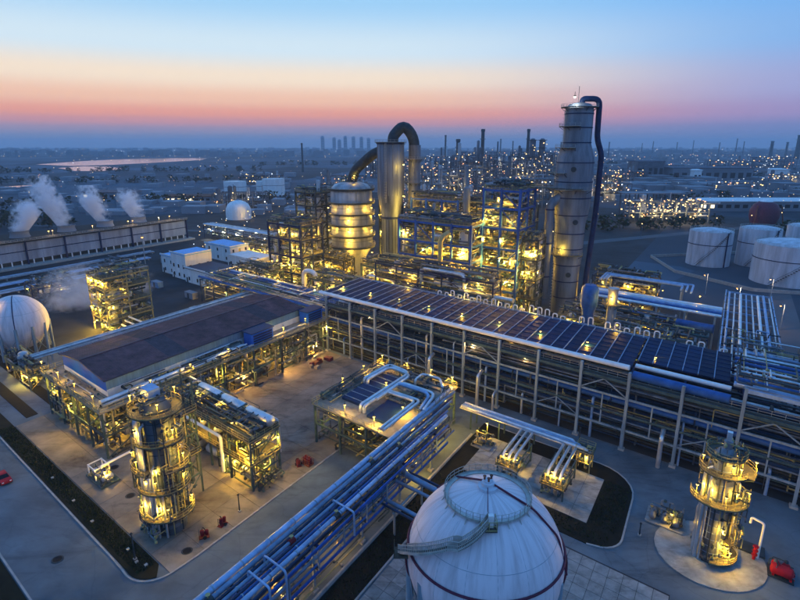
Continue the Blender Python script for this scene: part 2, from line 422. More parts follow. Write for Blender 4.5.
# yard of concrete slabs with open joints
yard = struct('yard', MB().ubox(-131, -63.2, 29.6, 106.6, .041, .06), 'gravel')
nu, nv = 11, 13; du, dv = (131-63.2)/nu, (106.6-29.6)/nv
for i in range(nu):
    for j in range(nv):
        u, v = -131+i*du, 29.6+j*dv
        ubx('slab', u+.03, u+du-.03, v+.03, v+dv-.03, .062, .12+rnd.uniform(-.006, .006), 'concrete', yard)
# verge strips and kerbs
def strip(name, pts, z0, z1, m, par=None):
    b = MB(); n = len(pts)
    b.v = [W(p[0], p[1], z0) for p in pts]+[W(p[0], p[1], z1) for p in pts]
    b.f = [tuple(reversed(range(n))), tuple(range(n, 2*n))]+[(i, (i+1) % n, n+(i+1) % n, n+i) for i in range(n)]
    return struct(name, b, m, par)
def kerb(pts, w=.28, h=.17):
    b = MB()
    for p, q in zip(pts, pts[1:]): b.bar(W(*p, h/2+.03), W(*q, h/2+.03), w, h)
    return struct('kerb', b, 'kerb')
def rc(cu, cv, r, a0, a1, n=6):
    return [(cu+r*math.cos(R(a0+(a1-a0)*i/n)), cv+r*math.sin(R(a0+(a1-a0)*i/n))) for i in range(n+1)]
e1 = [(-175, 26.2), (-71, 25.4)]+rc(-68.5, 30.4, 5.2, 270, 350)
strip('verge', [(-175, 26.5), (-71, 25.7)]+rc(-68.5, 30.2, 4.6, 270, 330)+[(-66.5, 29.4), (-175, 29.4)], .041, .15, 'verge')
kerb(e1+[(-63, 34), (-62.9, 107)])
kerb([(-175, 14.9), (-60, 14.6)])
strip('verge', [(-175, 11.5), (-62, 11.2), (-62, 14.3), (-175, 14.6)], .041, .15, 'verge')
kerb([(-175, 11.2), (-60, 11)])
for v0, v1 in ((32.5, 35), (38.5, 41)): strip('verge', [(-175, v0), (-133, v0), (-133, v1), (-175, v1)], .041, .14, 'soil')
# planting trench beside the pipe bridge
strip('verge', [(-41.6, 22), (-37.3, 22), (-37.3, 84), (-41.6, 84)], .041, .13, 'soil')
kerb([(-42.0, 22), (-41.8, 92)], .35, .5); kerb([(-37.2, 22), (-37.2, 73.5)])
# island with the manifold pad
isl = [(-41.5, 75), (-12.5, 75)]+rc(-12.0, 79.5, 4.2, 280, 360)+rc(-15.5, 91.5, 7.4, 0, 90)+[(-41.5, 98.5)]
strip('verge', isl, .041, .14, 'soil'); kerb(isl[1:])
pad = struct('concrete_pad', MB().ubox(-38, -13.6, 79.6, 93.8, .142, .20), 'gravel')
for i in range(8):
    for j in range(4): ubx('slab', -38+i*3.05+.03, -38+i*3.05+3.02, 79.6+j*3.55+.03, 79.6+j*3.55+3.52, .202, .27, 'paving', pad)
# paved square round the sphere
pv = struct('paving', MB().ubox(-36.8, 0, 28, 72.5, .041, .06), 'gravel')
for i in range(18):
    for j in range(21):
        u, v = -36.8+i*2.04, 28.5+j*2.08
        p = W(u+1, v+1)
        if (p-Vector((10.5, 55.6, 0))).length > 8.2 and 330 < 400+FPX*p.x/(p.y*.9626+16.2) < 700: ubx('paving_slab', u+.03, u+2.01, v+.03, v+2.05, .062, .11+rnd.uniform(-.008, .008), 'paving', pv)
# round apron under the right-hand column
c = W(4.2, 85); struct('column_apron', MB().lathe((c.x, c.y, .041), [(7.6, 0), (7.6, .16)], 28), 'paving')
r5 = random.Random(5)
def tufts(label, u0, u1, v0, v1, n, h):
    b = MB()
    for _ in range(n):
        p = W(r5.uniform(u0, u1), r5.uniform(v0, v1), .14); a = r5.uniform(0, 6.283); d = Vector((math.cos(a), math.sin(a), 0))*r5.uniform(.05, .13); q = len(b.v)
        b.v += [p-d, p+d, p+Vector((r5.uniform(-.12, .12), r5.uniform(-.12, .12), h*r5.uniform(.4, 1.3)))]; b.f.append((q, q+1, q+2))
    tag(b.build('grass', 'grass'), label, 'grass', None, 'stuff')
tufts('short ragged grass on the long verge strip below the yard', -132, -67, 26.3, 29.3, 5200, .3)
tufts('sparse weeds on the dark island round the manifold pad', -38, -9.5, 75.6, 79.4, 900, .3)
tufts('sparse weeds on the dark right end of the manifold island', -13.3, -8.8, 80, 94, 800, .3)
tufts('sparse weeds in the dark planting trench beside the pipe bridge', -41.4, -37.5, 30, 76, 1500, .3)
# ------------------------------------------------------------------ air cooler rack (the long blue roof)
rk = root('pipe_rack', 'long grey steel pipe rack carrying a dark blue panelled cooler roof', 'pipe rack', W(-45, 107))
US = [-100.4+9.72*i for i in range(16)]           # ..., last beyond the frame
for i, u in enumerate(US):
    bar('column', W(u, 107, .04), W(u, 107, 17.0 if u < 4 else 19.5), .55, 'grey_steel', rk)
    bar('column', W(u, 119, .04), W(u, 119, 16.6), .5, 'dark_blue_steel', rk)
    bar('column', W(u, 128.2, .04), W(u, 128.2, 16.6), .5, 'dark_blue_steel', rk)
    ubx('footing', u-.6, u+.6, 106.4, 107.6, .041, .5, 'kerb', rk)
    for z in (4.6, 8.6, 12.6, 16.2):
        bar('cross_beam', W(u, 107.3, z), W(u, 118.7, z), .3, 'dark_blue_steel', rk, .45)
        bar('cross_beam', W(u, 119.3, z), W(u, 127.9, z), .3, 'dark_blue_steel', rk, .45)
for i, (a, b) in enumerate(zip(US, US[1:])):
    for z, m in ((4.4, 'grey_steel'), (7.7, 'green_steel'), (11.2, 'grey_steel'), (14.6, 'green_steel')):
        bar('beam', W(a+.3, 107, z), W(b-.3, 107, z), .28, m, rk, .42 if z != 14.6 else .6)
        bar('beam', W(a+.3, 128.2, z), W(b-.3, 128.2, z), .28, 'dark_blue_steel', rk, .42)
    mid = (a+b)/2
    bar('post', W(mid, 107, 4.6), W(mid, 107, 11.0), .26, 'grey_steel', rk)
    if i in (2, 5, 8, 11, 13):
        bar('brace', W(a+.3, 107, 11.5), W(mid, 107, 14.3), .22, 'grey_steel', rk); bar('brace', W(b-.3, 107, 11.5), W(mid, 107, 14.3), .22, 'grey_steel', rk)
    if i in (3, 7, 10):
        bar('brace', W(a+.3, 107, 4.8), W(mid, 107, 7.4), .18, 'grey_steel', rk); bar('brace', W(b-.3, 107, 4.8), W(mid, 107, 7.4), .18, 'grey_steel', rk)
r3 = random.Random(3)
for z, cnt in ((5.1, 9), (8.9, 10), (12.9, 9)):
    for k in range(cnt):
        v = 108.2+19*(k+.5)/cnt+r3.uniform(-.4, .4); r = r3.choice((.18, .25, .32, .45, .55))
        pipe('pipe', [W(-104+r3.uniform(0, 3), v, z+r), W(45, v, z+r)], r, r3.choice(('silver', 'blue_pipe', 'dark_pipe', 'dark_pipe', 'dark_pipe')), rk)
clutter(rk, -101, 40, 108, 112, .5, 13.5, 200, 31, 'dark_pipe', (.08, .2))
clutter(rk, -101, 40, 113, 127.6, 1, 14, 130, 32, 'dark_pipe', (.12, .3))
# tall silver stand-pipes in front of the rack
for u, h in ((-61, 8.2), (-46.6, 7.5), (-42.3, 4.0), (-5.6, 6.4)):
    pipe('stand_pipe', [W(u, 104.9, .05), W(u, 104.9, h), W(u, 107.4, h+.6)], .42 if h > 5 else .3, 'silver', rk, .6)
# vertical drops near the front
for k in range(14):
    u = -95+k*8.3+r3.uniform(-2, 2); z = r3.choice((5, 8.9, 12.9)); pipe('drop_pipe', [W(u, 108.0, .1), W(u, 108.0, z), W(u, 110.5, z)], r3.choice((.15, .2, .28)), r3.choice(('silver', 'pale_blue')), rk, .5)
# the cooler roof: panels with raised seams; two blocks
def coolers(u0, u1, n, v0, v1, zn, zf):
    ww = (u1-u0)/n
    for i in range(n):
        a, b = u0+i*ww+.09, u0+(i+1)*ww-.09
        MB().box8([W(a, v0, zn), W(b, v0, zn), W(b, v1, zf), W(a, v1, zf), W(a, v0, zn+.3), W(b, v0, zn+.3), W(b, v1, zf+.3), W(a, v1, zf+.3)]).build('cooler_panel', 'panel', rk)
        bar('seam', W(u0+i*ww, v0, zn+.36), W(u0+i*ww, v1, zf+.36), .16, 'seam', rk, .24)
        for t in (.14, .29, .43, .57, .71, .86): bar('stiffener', W(a, v0+(v1-v0)*t, zn+(zf-zn)*t+.33), W(b, v0+(v1-v0)*t, zn+(zf-zn)*t+.33), .11, 'dark_blue_steel', rk, .1)
coolers(-104, -13, 31, 109.2, 128.6, 17.0, 17.2)
coolers(-12.4, 4.2, 6, 113.2, 129.2, 17.3, 17.5)
pipe('gutter', [W(-104.6, 108.7, 17.25), W(-13.4, 108.7, 17.25)], .55, 'white_paint', rk)
pipe('header', [W(-12.5, 108.6, 16.0), W(4.4, 108.6, 16.0)], .9, 'blue_pipe', rk, n=14)
pipe('header', [W(-12.5, 110.9, 17.2), W(4.4, 110.9, 17.2)], .45, 'white_paint', rk)
bar('edge_beam', W(-104, 129.4, 17.4), W(4.2, 129.4, 17.4), .4, 'seam', rk, .5)
MB().rail([W(-104, 108.0, 14.9), W(45, 108.0, 14.9)], w=.07, sp=2).build('railing', 'grey_rail', rk)
ubx('walkway', -104, 45, 107.3, 108.3, 14.9, 15.0, 'grating', rk)
for k in range(34):      # goosenecks along the far edge
    u = -72+k*2.25+r3.uniform(-.3, .3); h = r3.uniform(.9, 2.2)
    if r3.random() < .18: continue
    pipe('gooseneck', [W(u, 129.2, 17.4), W(u, 129.2, 17.5+h), W(u+1.15, 129.2, 17.5+h), W(u+1.15, 129.2, 18.0)], .15, 'white_paint', rk, .5, 8)
for u in (-100.4, -89, -78, -67.5, -56.8, -45.8, -34.9, -23.7, -9.4):
    lamp(rk, W(u, 115.6, 18.1), 150)
for u in (-84, -62, -41, -20): lamp(rk, W(u, 129.8, 18.8), 160)
for u in (-84, -50, -36): lamp(rk, W(u, 108.4, 13.6), 160, 'bulb_orange', (1, .5, .15))
# right end: the rack goes on as an open pipe bed on a heavy frame
for k in range(9):
    v = 109+2.4*k; pipe('pipe', [W(4.6, v, 19.0), W(46, v, 19.0)], r3.choice((.25, .35, .5)), r3.choice(('pale_blue', 'silver', 'blue_pipe')), rk)
for a, b in zip(US[11:], US[12:]): bar('beam', W(a, 107, 19.0), W(b, 107, 19.0), .45, 'pale_blue', rk, .7)
clutter(rk, 5, 40, 108, 131, 19.3, 21.3, 110, 33, 'silver', (.08, .2))

# rack running away to the right behind the cooler roof
rr = root('pipe_rack', 'pale blue pipe rack running back past the end of the cooler roof', 'pipe rack', W(8, 170))
for v in [133.5+9*i for i in range(10)]:
    for u in (2, 15): bar('column', W(u, v, .04), W(u, v, 12.3), .45, 'grey_steel', rr)
    bar('cross_beam', W(2.3, v, 11.6), W(14.7, v, 11.6), .35, 'pale_blue', rr, .5); bar('cross_beam', W(2.3, v, 7), W(14.7, v, 7), .35, 'dark_blue_steel', rr, .5)
for k in range(8):
    u = 3+k*1.6; r = r3.choice((.22, .3, .4)); v1 = 213-r3.uniform(0, 5)
    pipe('pipe', [W(u, 132, 12+r), W(u, v1, 12+r)], r, ('pale_blue', 'silver', 'white_paint')[k % 3], rr)
for u in (2, 15): bar('edge_beam', W(u, 132.4, 11.9), W(u, 215, 11.9), .3, 'pale_blue', rr, .5)
clutter(rr, 3, 15, 134, 165, 12.3, 14, 60, 34, 'pale_blue', (.08, .18))
# rack across at the back, right of the tall tower
rb = root('pipe_rack', 'silver and blue pipe rack crossing behind the cooler roof right of the tall tower', 'pipe rack', W(-15, 182))
for u in [-40+8*i for i in range(6)]:
    for v in (176, 188): bar('column', W(u, v, .04), W(u, v, 12.4), .45, 'grey_steel', rb)
    for z in (8, 11.7): bar('cross_beam', W(u, 176.3, z), W(u, 187.7, z), .3, 'grey_steel', rb, .45)
for k in range(7):
    v = 177+k*1.6; r = r3.choice((.3, .45, .6)); pipe('pipe', [W(-40, v, 12+r), W(1.5, v, 12+r)], r, ('silver', 'white_paint', 'blue_pipe', 'pale_blue')[k % 4], rb)
pipe('header', [W(-34, 174.8, 9.0), W(0, 174.8, 9.0)], 1.3, 'blue_pipe', rb, n=14)
ubx('deck', -30, -2, 188.6, 196, 10, 10.15, 'deck', rb)
for u in (-28, -16, -5): lamp(rb, W(u, 189, 14.6), 350)
lp = root('pipe_loop', 'square expansion loop of pale blue pipes beyond the back rack', 'pipe', W(-15, 205))
for k in range(3):
    pipe('pipe', [W(-38+k, 196.5+k, 13.5), W(-38+k, 208-k*1.6, 13.5), W(-8-k*1.6, 208-k*1.6, 13.5), W(-8-k*1.6, 196.5+k, 13.5)], .35, 'pale_blue', lp, .5)
for u in (-36, -11):
    for v in (198, 207): bar('column', W(u, v, .04), W(u, v, 13.1), .3, 'grey_steel', lp)
# blue columns and a grey stack standing behind the cooler roof, right of the tower
bs = root('vertical_drum', 'blue standing drum behind the cooler roof right of the tall tower', 'vessel', W(-31, 148))
MB().lathe(W(-31, 148), [(1.6, .04), (1.6, 15), (2.3, 17.5), (2.3, 22), (1.5, 23)], 18).build('shell', 'blue_pipe', bs, True); bar('davit', W(-31, 148, 23), W(-31, 148, 24.5), .2, 'grey_steel', bs)
gs = root('vent_stack', 'slim grey vent stack rising behind the cooler roof beside the blue drum', 'stack', W(-25, 150))
MB().lathe(W(-25, 150), [(1.3, .04), (1.3, 22), (1.5, 22.1), (1.5, 22.6)], 16).build('shell', 'cladding', gs, True); platform(gs, W(-25, 150), 1.3, 2.6, 150, 330, 18, lamps=1)

# low pipe run from the table platform to the manifold pad
lw = root('pipe_run', 'low silver pipe run on short posts between table platform and manifold pad', 'pipe run', W(-32, 95))
for k, (v, r, m) in enumerate(((95.0, .42, 'silver'), (96.0, .28, 'pale_blue'), (96.8, .3, 'silver'), (94.2, .2, 'cladding'))):
    pipe('pipe', [W(-46, v, 4.3), W(-17.5-k*1.5, v, 4.3), W(-17.5-k*1.5, v, 1.6)], r, m, lw, .7)
for u in (-43, -36, -29, -22):
    for v in (93.9, 97.2): bar('post', W(u, v, .14), W(u, v, 4.0), .25, 'green_steel', lw)
    bar('cross_beam', W(u, 94, 3.85), W(u, 97.1, 3.85), .2, 'green_steel', lw, .3)
# ------------------------------------------------------------------ compressor shed on its platform
sh = root('compressor_shed', 'long shed with maroon roof and blue gable on a lit steel platform', 'building', W(-117, 70))
steel(sh, [-130, -122.5, -115, -107.5, -100.5], [37.2, 47.2, 57.2, 67.2, 77.2, 87.2, 97.2, 107.2], [4.8, 10.0], 10.0, .4, 'green_steel', seed=4)
ubx('platform_deck', -131.2, -99.6, 36.5, 108, 10.21, 10.36, 'deck', sh)
MB().rail([W(-131, 36.7, 10.36), W(-99.8, 36.7, 10.36), W(-99.8, 107.8, 10.36), W(-131, 107.8, 10.36)], closed=True, w=.08).build('railing', 'rail', sh)
UA, UB, VA, VB, ZE, ZR = -128.6, -105.6, 41, 101, 14.1, 15.5; UM = (UA+UB)/2
def skin(name, u0, v0, u1, v1, z0, z1, m, nr=30, par=None):   # corrugated upright sheet
    b = MB(); d = (W(u1, v1)-W(u0, v0)); n = Vector((d.y, -d.x, 0)).normalized()
    for i in range(nr):
        p, q = W(u0, v0)+d*(i/nr), W(u0, v0)+d*((i+.55)/nr); q2 = W(u0, v0)+d*((i+1)/nr)
        for s, e, o in ((p, q, .06), (q, q2, 0)):
            b.box8([s+Vector((0, 0, z0)), e+Vector((0, 0, z0)), e-n*.08+Vector((0, 0, z0)), s-n*.08+Vector((0, 0, z0))][0:0] or
                   [s+n*o+Vector((0, 0, z0)), e+n*o+Vector((0, 0, z0)), e-n*.1+Vector((0, 0, z0)), s-n*.1+Vector((0, 0, z0)),
                    s+n*o+Vector((0, 0, z1)), e+n*o+Vector((0, 0, z1)), e-n*.1+Vector((0, 0, z1)), s-n*.1+Vector((0, 0, z1))])
    return b.build(name, m, par)
for k in range(10):
    a, b = VA+6*k, VA+6*k+5.96
    skin('wall_panel', UB, a, UB, b, 11.9, ZE, 'wall_pale_blue', 8, sh); skin('wall_base', UB, a, UB, b, 10.37, 11.88, 'wall_white', 2, sh)
    skin('wall_panel', UA, b, UA, a, 10.37, ZE, 'wall_pale_blue', 8, sh)
for k in range(4):
    a = UA+.12+(UB-UA-.24)*k/4; b = UA+.12+(UB-UA-.24)*(k+1)/4-.03
    za, zb = [ZE+(ZR-ZE)*(1-abs(x-UM)/(UB-UM)) for x in (a, b)]
    for vv, nm in ((VA, 'gable_panel'), (VB-.2, 'gable_panel')):
        MB().box8([W(a, vv, 11.42), W(b, vv, 11.42), W(b, vv+.15, 11.42), W(a, vv+.15, 11.42), W(a, vv, za-.08), W(b, vv, zb-.08), W(b, vv+.15, zb-.08), W(a, vv+.15, za-.08)]).build(nm, 'wall_blue', sh)
        ubx('gable_base', a, b, vv-.02, vv+.15, 10.37, 11.4, 'white_paint', sh)
NP = 12
for side in (0, 1):
    for k in range(NP):
        a, b = VA-.5+61*k/NP+.03, VA-.5+61*(k+1)/NP-.03
        ue = (UA-.5) if side == 0 else (UB+.5)
        light = k in (8,) and True
        m = MB(); nrb = 9
        for i in range(nrb):
            s, e, e2 = a+(b-a)*i/nrb, a+(b-a)*(i+.7)/nrb, a+(b-a)*(i+1)/nrb
            for v0, v1, o in ((s, e, 0), (e, e2, .07)):
                m.box8([W(ue, v0, ZE-.05), W(ue, v1, ZE-.05), W(UM, v1, ZR-.05), W(UM, v0, ZR-.05), W(ue, v0, ZE+.05+o), W(ue, v1, ZE+.05+o), W(UM, v1, ZR+.05+o), W(UM, v0, ZR+.05+o)])
        m.build('roof_sheet', 'roof_slate' if k in (3, 9) else 'roof_maroon', sh)
bar('ridge_cap', W(UM, VA-.5, ZR+.16), W(UM, VB+.5, ZR+.16), .5, 'roof_slate', sh, .1)
bar('eave_trim', W(UB+.55, VA-.5, ZE), W(UB+.55, VB+.5, ZE), .12, 'dark_blue_steel', sh, .3)
bar('eave_trim', W(UA-.55, VA-.5, ZE), W(UA-.55, VB+.5, ZE), .12, 'pale_blue', sh, .3)
for u0, u1 in ((UA-.5, UM), (UM, UB+.5)):
    z0, z1 = (ZE, ZR) if u1 == UM else (ZR, ZE)
    bar('verge_trim', W(u0, VA-.56, z0), W(u1, VA-.56, z1), .12, 'dark_blue_steel', sh, .3)
# blue boxes hanging on the platform side
for v0, v1 in ((77.5, 85), (99, 105.5)):
    bx_ = root('filter_house', 'blue box-shaped filter house on the shed platform near %s' % ('the middle of its long side' if v0 < 90 else 'the far end of the shed'), 'filter house', W(-103, (v0+v1)/2, 10.37))
    ubx('casing', -104.6, -101, v0, v1, 10.6, 13.9, 'wall_blue', bx_); ubx('roof', -104.9, -100.7, v0-.3, v1+.3, 13.92, 14.1, 'dark_blue_steel', bx_)
    for k in range(4): ubx('louvre', -100.98, -100.85, v0+.5, v1-.5, 11.0+.65*k, 11.4+.65*k, 'dark_blue_steel', bx_)
    for u in (-104.4, -101.2):
        for v in (v0+.3, v1-.3): bar('foot', W(u, v, 10.37), W(u, v, 10.6), .2, 'dark_steel', bx_)
# what stands under and beside the platform
pipe('gas_header', [W(-102.4, 38, 11.3), W(-102.4, 76, 11.3), W(-102.4, 76, 7.0)], .5, 'silver', sh, .8)
pipe('gas_header', [W(-101.2, 38, 11.0), W(-101.2, 98, 11.0)], .3, 'cladding', sh)
for u, v in ((-105, 39.2), (-106.2, 39.2)): pipe('riser', [W(u, v, .1), W(u, v, 10)], .35, 'white_paint', sh)
for k in range(6):
    v = 44+10*k; vessel(sh, W(-112, v, 2.6), W(-103, v, 2.6), 1.5, 'cladding', 'cooler_drum')
    vessel(sh, W(-126, v+3, 2.4), W(-118, v+3, 2.4), 1.3, 'old_cladding', 'cooler_drum')
clutter(sh, -130, -117, 37.0, 46, .4, 9.5, 170, 41, 'dark_steel', (.1, .28)); clutter(sh, -117, -100, 37.5, 44, .4, 9.5, 90, 42, 'dark_steel', (.1, .28))
for k in range(6): clutter(sh, -107, -99.8, 46+10*k, 56+10*k, .3, 9.6, 75, 50+k, 'cladding' if k % 2 else 'old_cladding', (.1, .26))
clutter(sh, -105, -100, 44, 76, 10.4, 12, 90, 58, 'silver', (.08, .18)); clutter(sh, -130, -101, 37, 40.4, 10.4, 11.1, 26, 59, 'silver', (.06, .15))
for u, v, z, p in ((-127, 37.6, 7.6, 420), (-117, 37.4, 6.8, 420), (-110, 37.4, 8.2, 420), (-121, 42, 3.4, 380), (-107, 41, 3.4, 380), (-100.8, 50, 8.2, 420), (-101.4, 60, 4, 420),
                (-100.6, 66, 8, 420), (-101, 74, 4, 480), (-100.4, 81, 8.3, 450), (-101, 88, 3.6, 500), (-100.4, 94, 7.6, 480), (-101, 101, 3.4, 550), (-100.4, 106, 7.8, 450), (-106, 69, 4, 300), (-106, 91, 4, 350)):
    lamp(sh, W(u, v, z), p, 'bulb' if p < 480 else 'bulb_orange', YEL if p < 480 else (1, .5, .1))
for u, v in ((-130.5, 37), (-121, 37), (-112, 37), (-103, 37), (-100, 48), (-100, 58), (-100, 69), (-100, 88), (-100, 97), (-131, 55)):
    lamp(sh, W(u, v, 13.0), 170); bar('lamp_post', W(u, v, 10.4), W(u, v, 13.3), .09, 'rail', sh)

# ------------------------------------------------------------------ left process column
lc = root('process_column', 'tall round grey column ringed with yellow-lit platforms left of the pipe bridge', 'column', W(-73, 35))
C = W(-72.4, 35)
MB().lathe(C, [(3.1, .04), (3.1, 1.2), (2.75, 1.6), (2.75, 21.4), (2.4, 22.4), (1.5, 23.0), (.3, 23.3)], 32).build('shell', 'dark_clad', lc, True)
k = MB()
for z in [2+1.75*i for i in range(13)]: k.sector(C, 2.7, 2.82, 0, 360, z, z+.09, 32)
k.build('cladding_band', 'dark_steel', lc)
for z, a0, a1, w, n in ((3.4, -170, 40, 2.2, 3), (8.2, -190, 20, 2.0, 3), (11.8, -60, 120, 2.3, 2), (11.8, 170, 260, 2.6, 2), (16.2, -180, 20, 1.7, 2), (21.0, 0, 360, 1.9, 3)):
    platform(lc, C, 2.75, 2.75+w, a0, a1, z, lamps=n, power=150)
for a, z0, z1 in ((-20, .1, 8.3), (200, 8.3, 16.3), (185, 16.3, 21.2), (-160, .1, 3.5)): ladder(lc, C, 3.0, a, z0, z1)
for a, r, z in ((215, .55, 20), (228, .3, 17), (238, .25, 19), (-110, .4, 10.5), (-98, .22, 12), (-75, .2, 8)):
    d = Vector((math.cos(R(a)), math.sin(R(a)), 0)); pipe('riser_pipe', [C+d*3.6+Vector((0, 0, .1)), C+d*3.6+Vector((0, 0, z)), C+d*2.6+Vector((0, 0, z+.5))], r, 'silver' if r > .3 else 'cladding', lc, .6)
ubx('top_box', -74.6, -71.6, 33.6, 36, 23.3, 24.6, 'pale_blue', lc)
clutter(lc, -76.5, -70, 30.5, 39.5, .3, 4.6, 120, 61, 'green_steel', (.06, .16)); clutter(lc, -75.6, -70.6, 32, 38, 21.2, 24, 60, 62, 'green_steel', (.06, .14))
clutter(lc, -77.5, -74, 31, 34.6, 3.6, 20, 90, 63, 'green_steel', (.06, .15)); clutter(lc, -71.2, -68, 33, 38.6, 3.6, 20, 90, 64, 'green_steel', (.06, .15))
for d, z in (((-2.3, -3.4), 5.2), ((2.5, -2.7), 5.6), ((-3.2, 1.0), 9.9), ((2.2, -2.4), 12), ((-.9, -3.9), 18.6), ((.6, -3.9), 10.2)):
    lamp(lc, W(-73+d[0], 35+d[1], z), 190)
for i, a in enumerate(range(-190, 60, 17)):
    d = Vector((math.cos(R(a)), math.sin(R(a)), 0)); z = (20.8, 15.9, 11.5, 20.6)[i % 4]; q = 2.98+(i % 3)*.2
    pipe('tracing_pipe', [C+d*q+Vector((0, 0, .2+(i % 2)*3)), C+d*q+Vector((0, 0, z))], (.09, .14, .11)[i % 3], ('grey_steel', 'dark_steel', 'rail')[i % 3], lc, n=6)
lc.scale = (.84, .84, 1)
# wing of scaffold on the far side of the column
wg = root('access_frame', 'steel stair frame standing close behind the tall left column', 'frame', W(-76, 41))
steel(wg, [-79, -75.5], [39.6, 43.6], [4, 8, 12, 16, 20], 22, .25, 'green_steel', decks=(8, 16), seed=8)
for z in (3, 7, 11, 15): pipe('pipe', [W(-79, 40.2, z), W(-75, 40.2, z)], .2, 'silver', wg)
clutter(wg, -79, -75.5, 39.6, 43.6, 1, 20, 50, 65, 'green_steel', (.06, .16)); lamp(wg, W(-76, 40, 6), 250); lamp(wg, W(-78, 40, 14.4), 220)

# ------------------------------------------------------------------ exchanger structure
ex = root('exchanger_structure', 'two storey steel exchanger structure with a row of silver drums on top', 'structure', W(-79, 52))
steel(ex, [-94, -87.4, -80.8, -74.2, -67.6], [49.4, 56.4], [5, 9.6], 10.8, .35, 'green_steel', decks=(5, 9.6), seed=5)
for k in range(3): vessel(ex, W(-91.5+8.3*k, 55.0, 11.4), W(-84+8.3*k, 55.0, 11.4), 1.05, 'silver', 'drum', 18)
for k in range(5): vessel(ex, W(-92+5.2*k, 51.3, 6.2), W(-92+5.2*k, 55.2, 6.2), .8, 'cladding', 'drum')
for k in range(4): vessel(ex, W(-91+6*k, 51.5, 1.5), W(-87+6*k, 51.5, 1.5), .9, 'cladding', 'drum')
pipe('header', [W(-99, 48.8, 8.3), W(-76, 48.8, 8.3), W(-76, 48.8, 1)], .3, 'white_paint', ex, .6); pipe('header', [W(-99, 57, 10.6), W(-68, 57, 10.6), W(-68, 57, 4)], .28, 'silver', ex, .6)
clutter(ex, -94, -86, 49.6, 56, .3, 9.4, 60, 71, 'green_steel', (.08, .2)); clutter(ex, -78, -67.6, 49.2, 56.4, .3, 9.4, 130, 72, 'green_steel', (.08, .22)); clutter(ex, -94, -68, 50, 56.4, 10, 12.2, 150, 73, 'green_steel', (.06, .18))
clutter(ex, -69, -65.5, 50, 56, .2, 3.0, 35, 74, 'green_steel', (.08, .16))
for u, v, z, p in ((-70, 49, 8.1, 420), (-74, 50.5, 3.8, 420), (-68, 53, 3.6, 480), (-67.2, 56, 8, 380), (-79, 49, 8, 330), (-84, 50, 8.2, 280), (-90, 49, 8.2, 280), (-72, 49, 12.4, 230), (-80, 52.4, 12.6, 230), (-88, 52, 12.6, 230), (-68.4, 49.4, 6.6, 380)):
    lamp(ex, W(u, v, z), p)
# small skid by the shed, far left of the column
sk = root('pump_skid', 'small pump skid with a white frame and bent pipe on the yard below the shed', 'skid', W(-95, 33.5))
ubx('base', -98.4, -91.6, 31.8, 35.4, .13, .45, 'green_steel', sk)
steel(sk, [-97.6, -94.6], [32.2, 34.8], [2.6], 2.7, .22, 'white_paint', brace=False, base=.45)
for u in (-97, -95, -93): vessel(sk, W(u, 32.6, 1.1), W(u, 34.8, 1.1), .5, 'cladding', 'pump')
pipe('discharge_pipe', [W(-94.4, 33.4, 2.6), W(-94.4, 33.4, 3.0), W(-94.4, 46, 3.0), W(-94.4, 46, 8)], .24, 'white_paint', sk, .5)
clutter(sk, -98, -92, 32, 35.2, .5, 2.2, 30, 75, 'rail', (.06, .12)); lamp(sk, W(-93, 33.4, 2.4), 150)
# ------------------------------------------------------------------ table platform with pipe loops
tb = root('table_platform', 'square steel table platform with silver pipe loops lit yellow on its deck', 'platform', W(-58, 81))
steel(tb, [-68.8, -61.6, -54.4, -47.4], [68.4, 77, 85.4, 93.8], [4.6, 8.6], 8.6, .4, 'green_steel', seed=6)
for i in range(6):
    for j in range(7):
        u, v = -69.4+i*3.78, 67.9+j*3.76; ubx('deck_plate', u+.02, u+3.75, v+.02, v+3.73, 8.82, 8.92+rnd.uniform(-.004, .004), 'deck', tb)
MB().rail([W(-69.3, 68, 8.92), W(-51, 68, 8.92)], w=.07).rail([W(-69.3, 68, 8.92), W(-69.3, 94.2, 8.92), W(-47, 94.2, 8.92), W(-47, 84, 8.92)], w=.07).build('railing', 'rail', tb)
ubx('cooler_box', -65.2, -59.5, 73.5, 89.5, 8.93, 9.5, 'dark_blue_steel', tb)
for k in range(7): bar('cooler_rib', W(-65.2, 74.5+k*2.3, 9.56), W(-59.5, 74.5+k*2.3, 9.56), .14, 'grey_steel', tb, .12)
ubx('cooler_box', -56.2, -50.6, 71, 78.8, 8.93, 9.4, 'dark_blue_steel', tb)
for dz, off in ((10.4, 0), (10.4, .95)):
    o = off
    pipe('pipe_loop', [W(-58.6+o, 72, dz-1.4), W(-58.6+o, 72, dz), W(-58.2+o, 90.8-o, dz), W(-64.8-o*.0+o, 91.6-o, dz), W(-65.4+o, 82, dz), W(-65.4+o, 82, dz-1.4)], .36, 'silver', tb, 1.8)
for dz, o in ((10.6, 0), (10.6, .8)):
    pipe('pipe_loop', [W(-47.9-o, 80, dz-1.6), W(-47.9-o, 85.4-o, dz), W(-57-o*.2, 85.2-o, dz), W(-57-o*.2, 75.6, dz)], .33, 'pale_blue' if o else 'silver', tb, 1.6)
    pipe('pipe_loop', [W(-49-o, 67, dz), W(-49-o, 80.8-o, dz), W(-57, 80.4-o, dz), W(-57, 80.4-o, dz-1.5)], .3, 'silver', tb, 1.2)
pipe('pipe_loop', [W(-48.4, 89.6, 9), W(-48.4, 89.6, 10.4), W(-50.8, 92.6, 10.4), W(-55.4, 92.2, 10.4), W(-55.2, 88.6, 10.4), W(-55.2, 88.6, 9)], .3, 'silver', tb, .9)
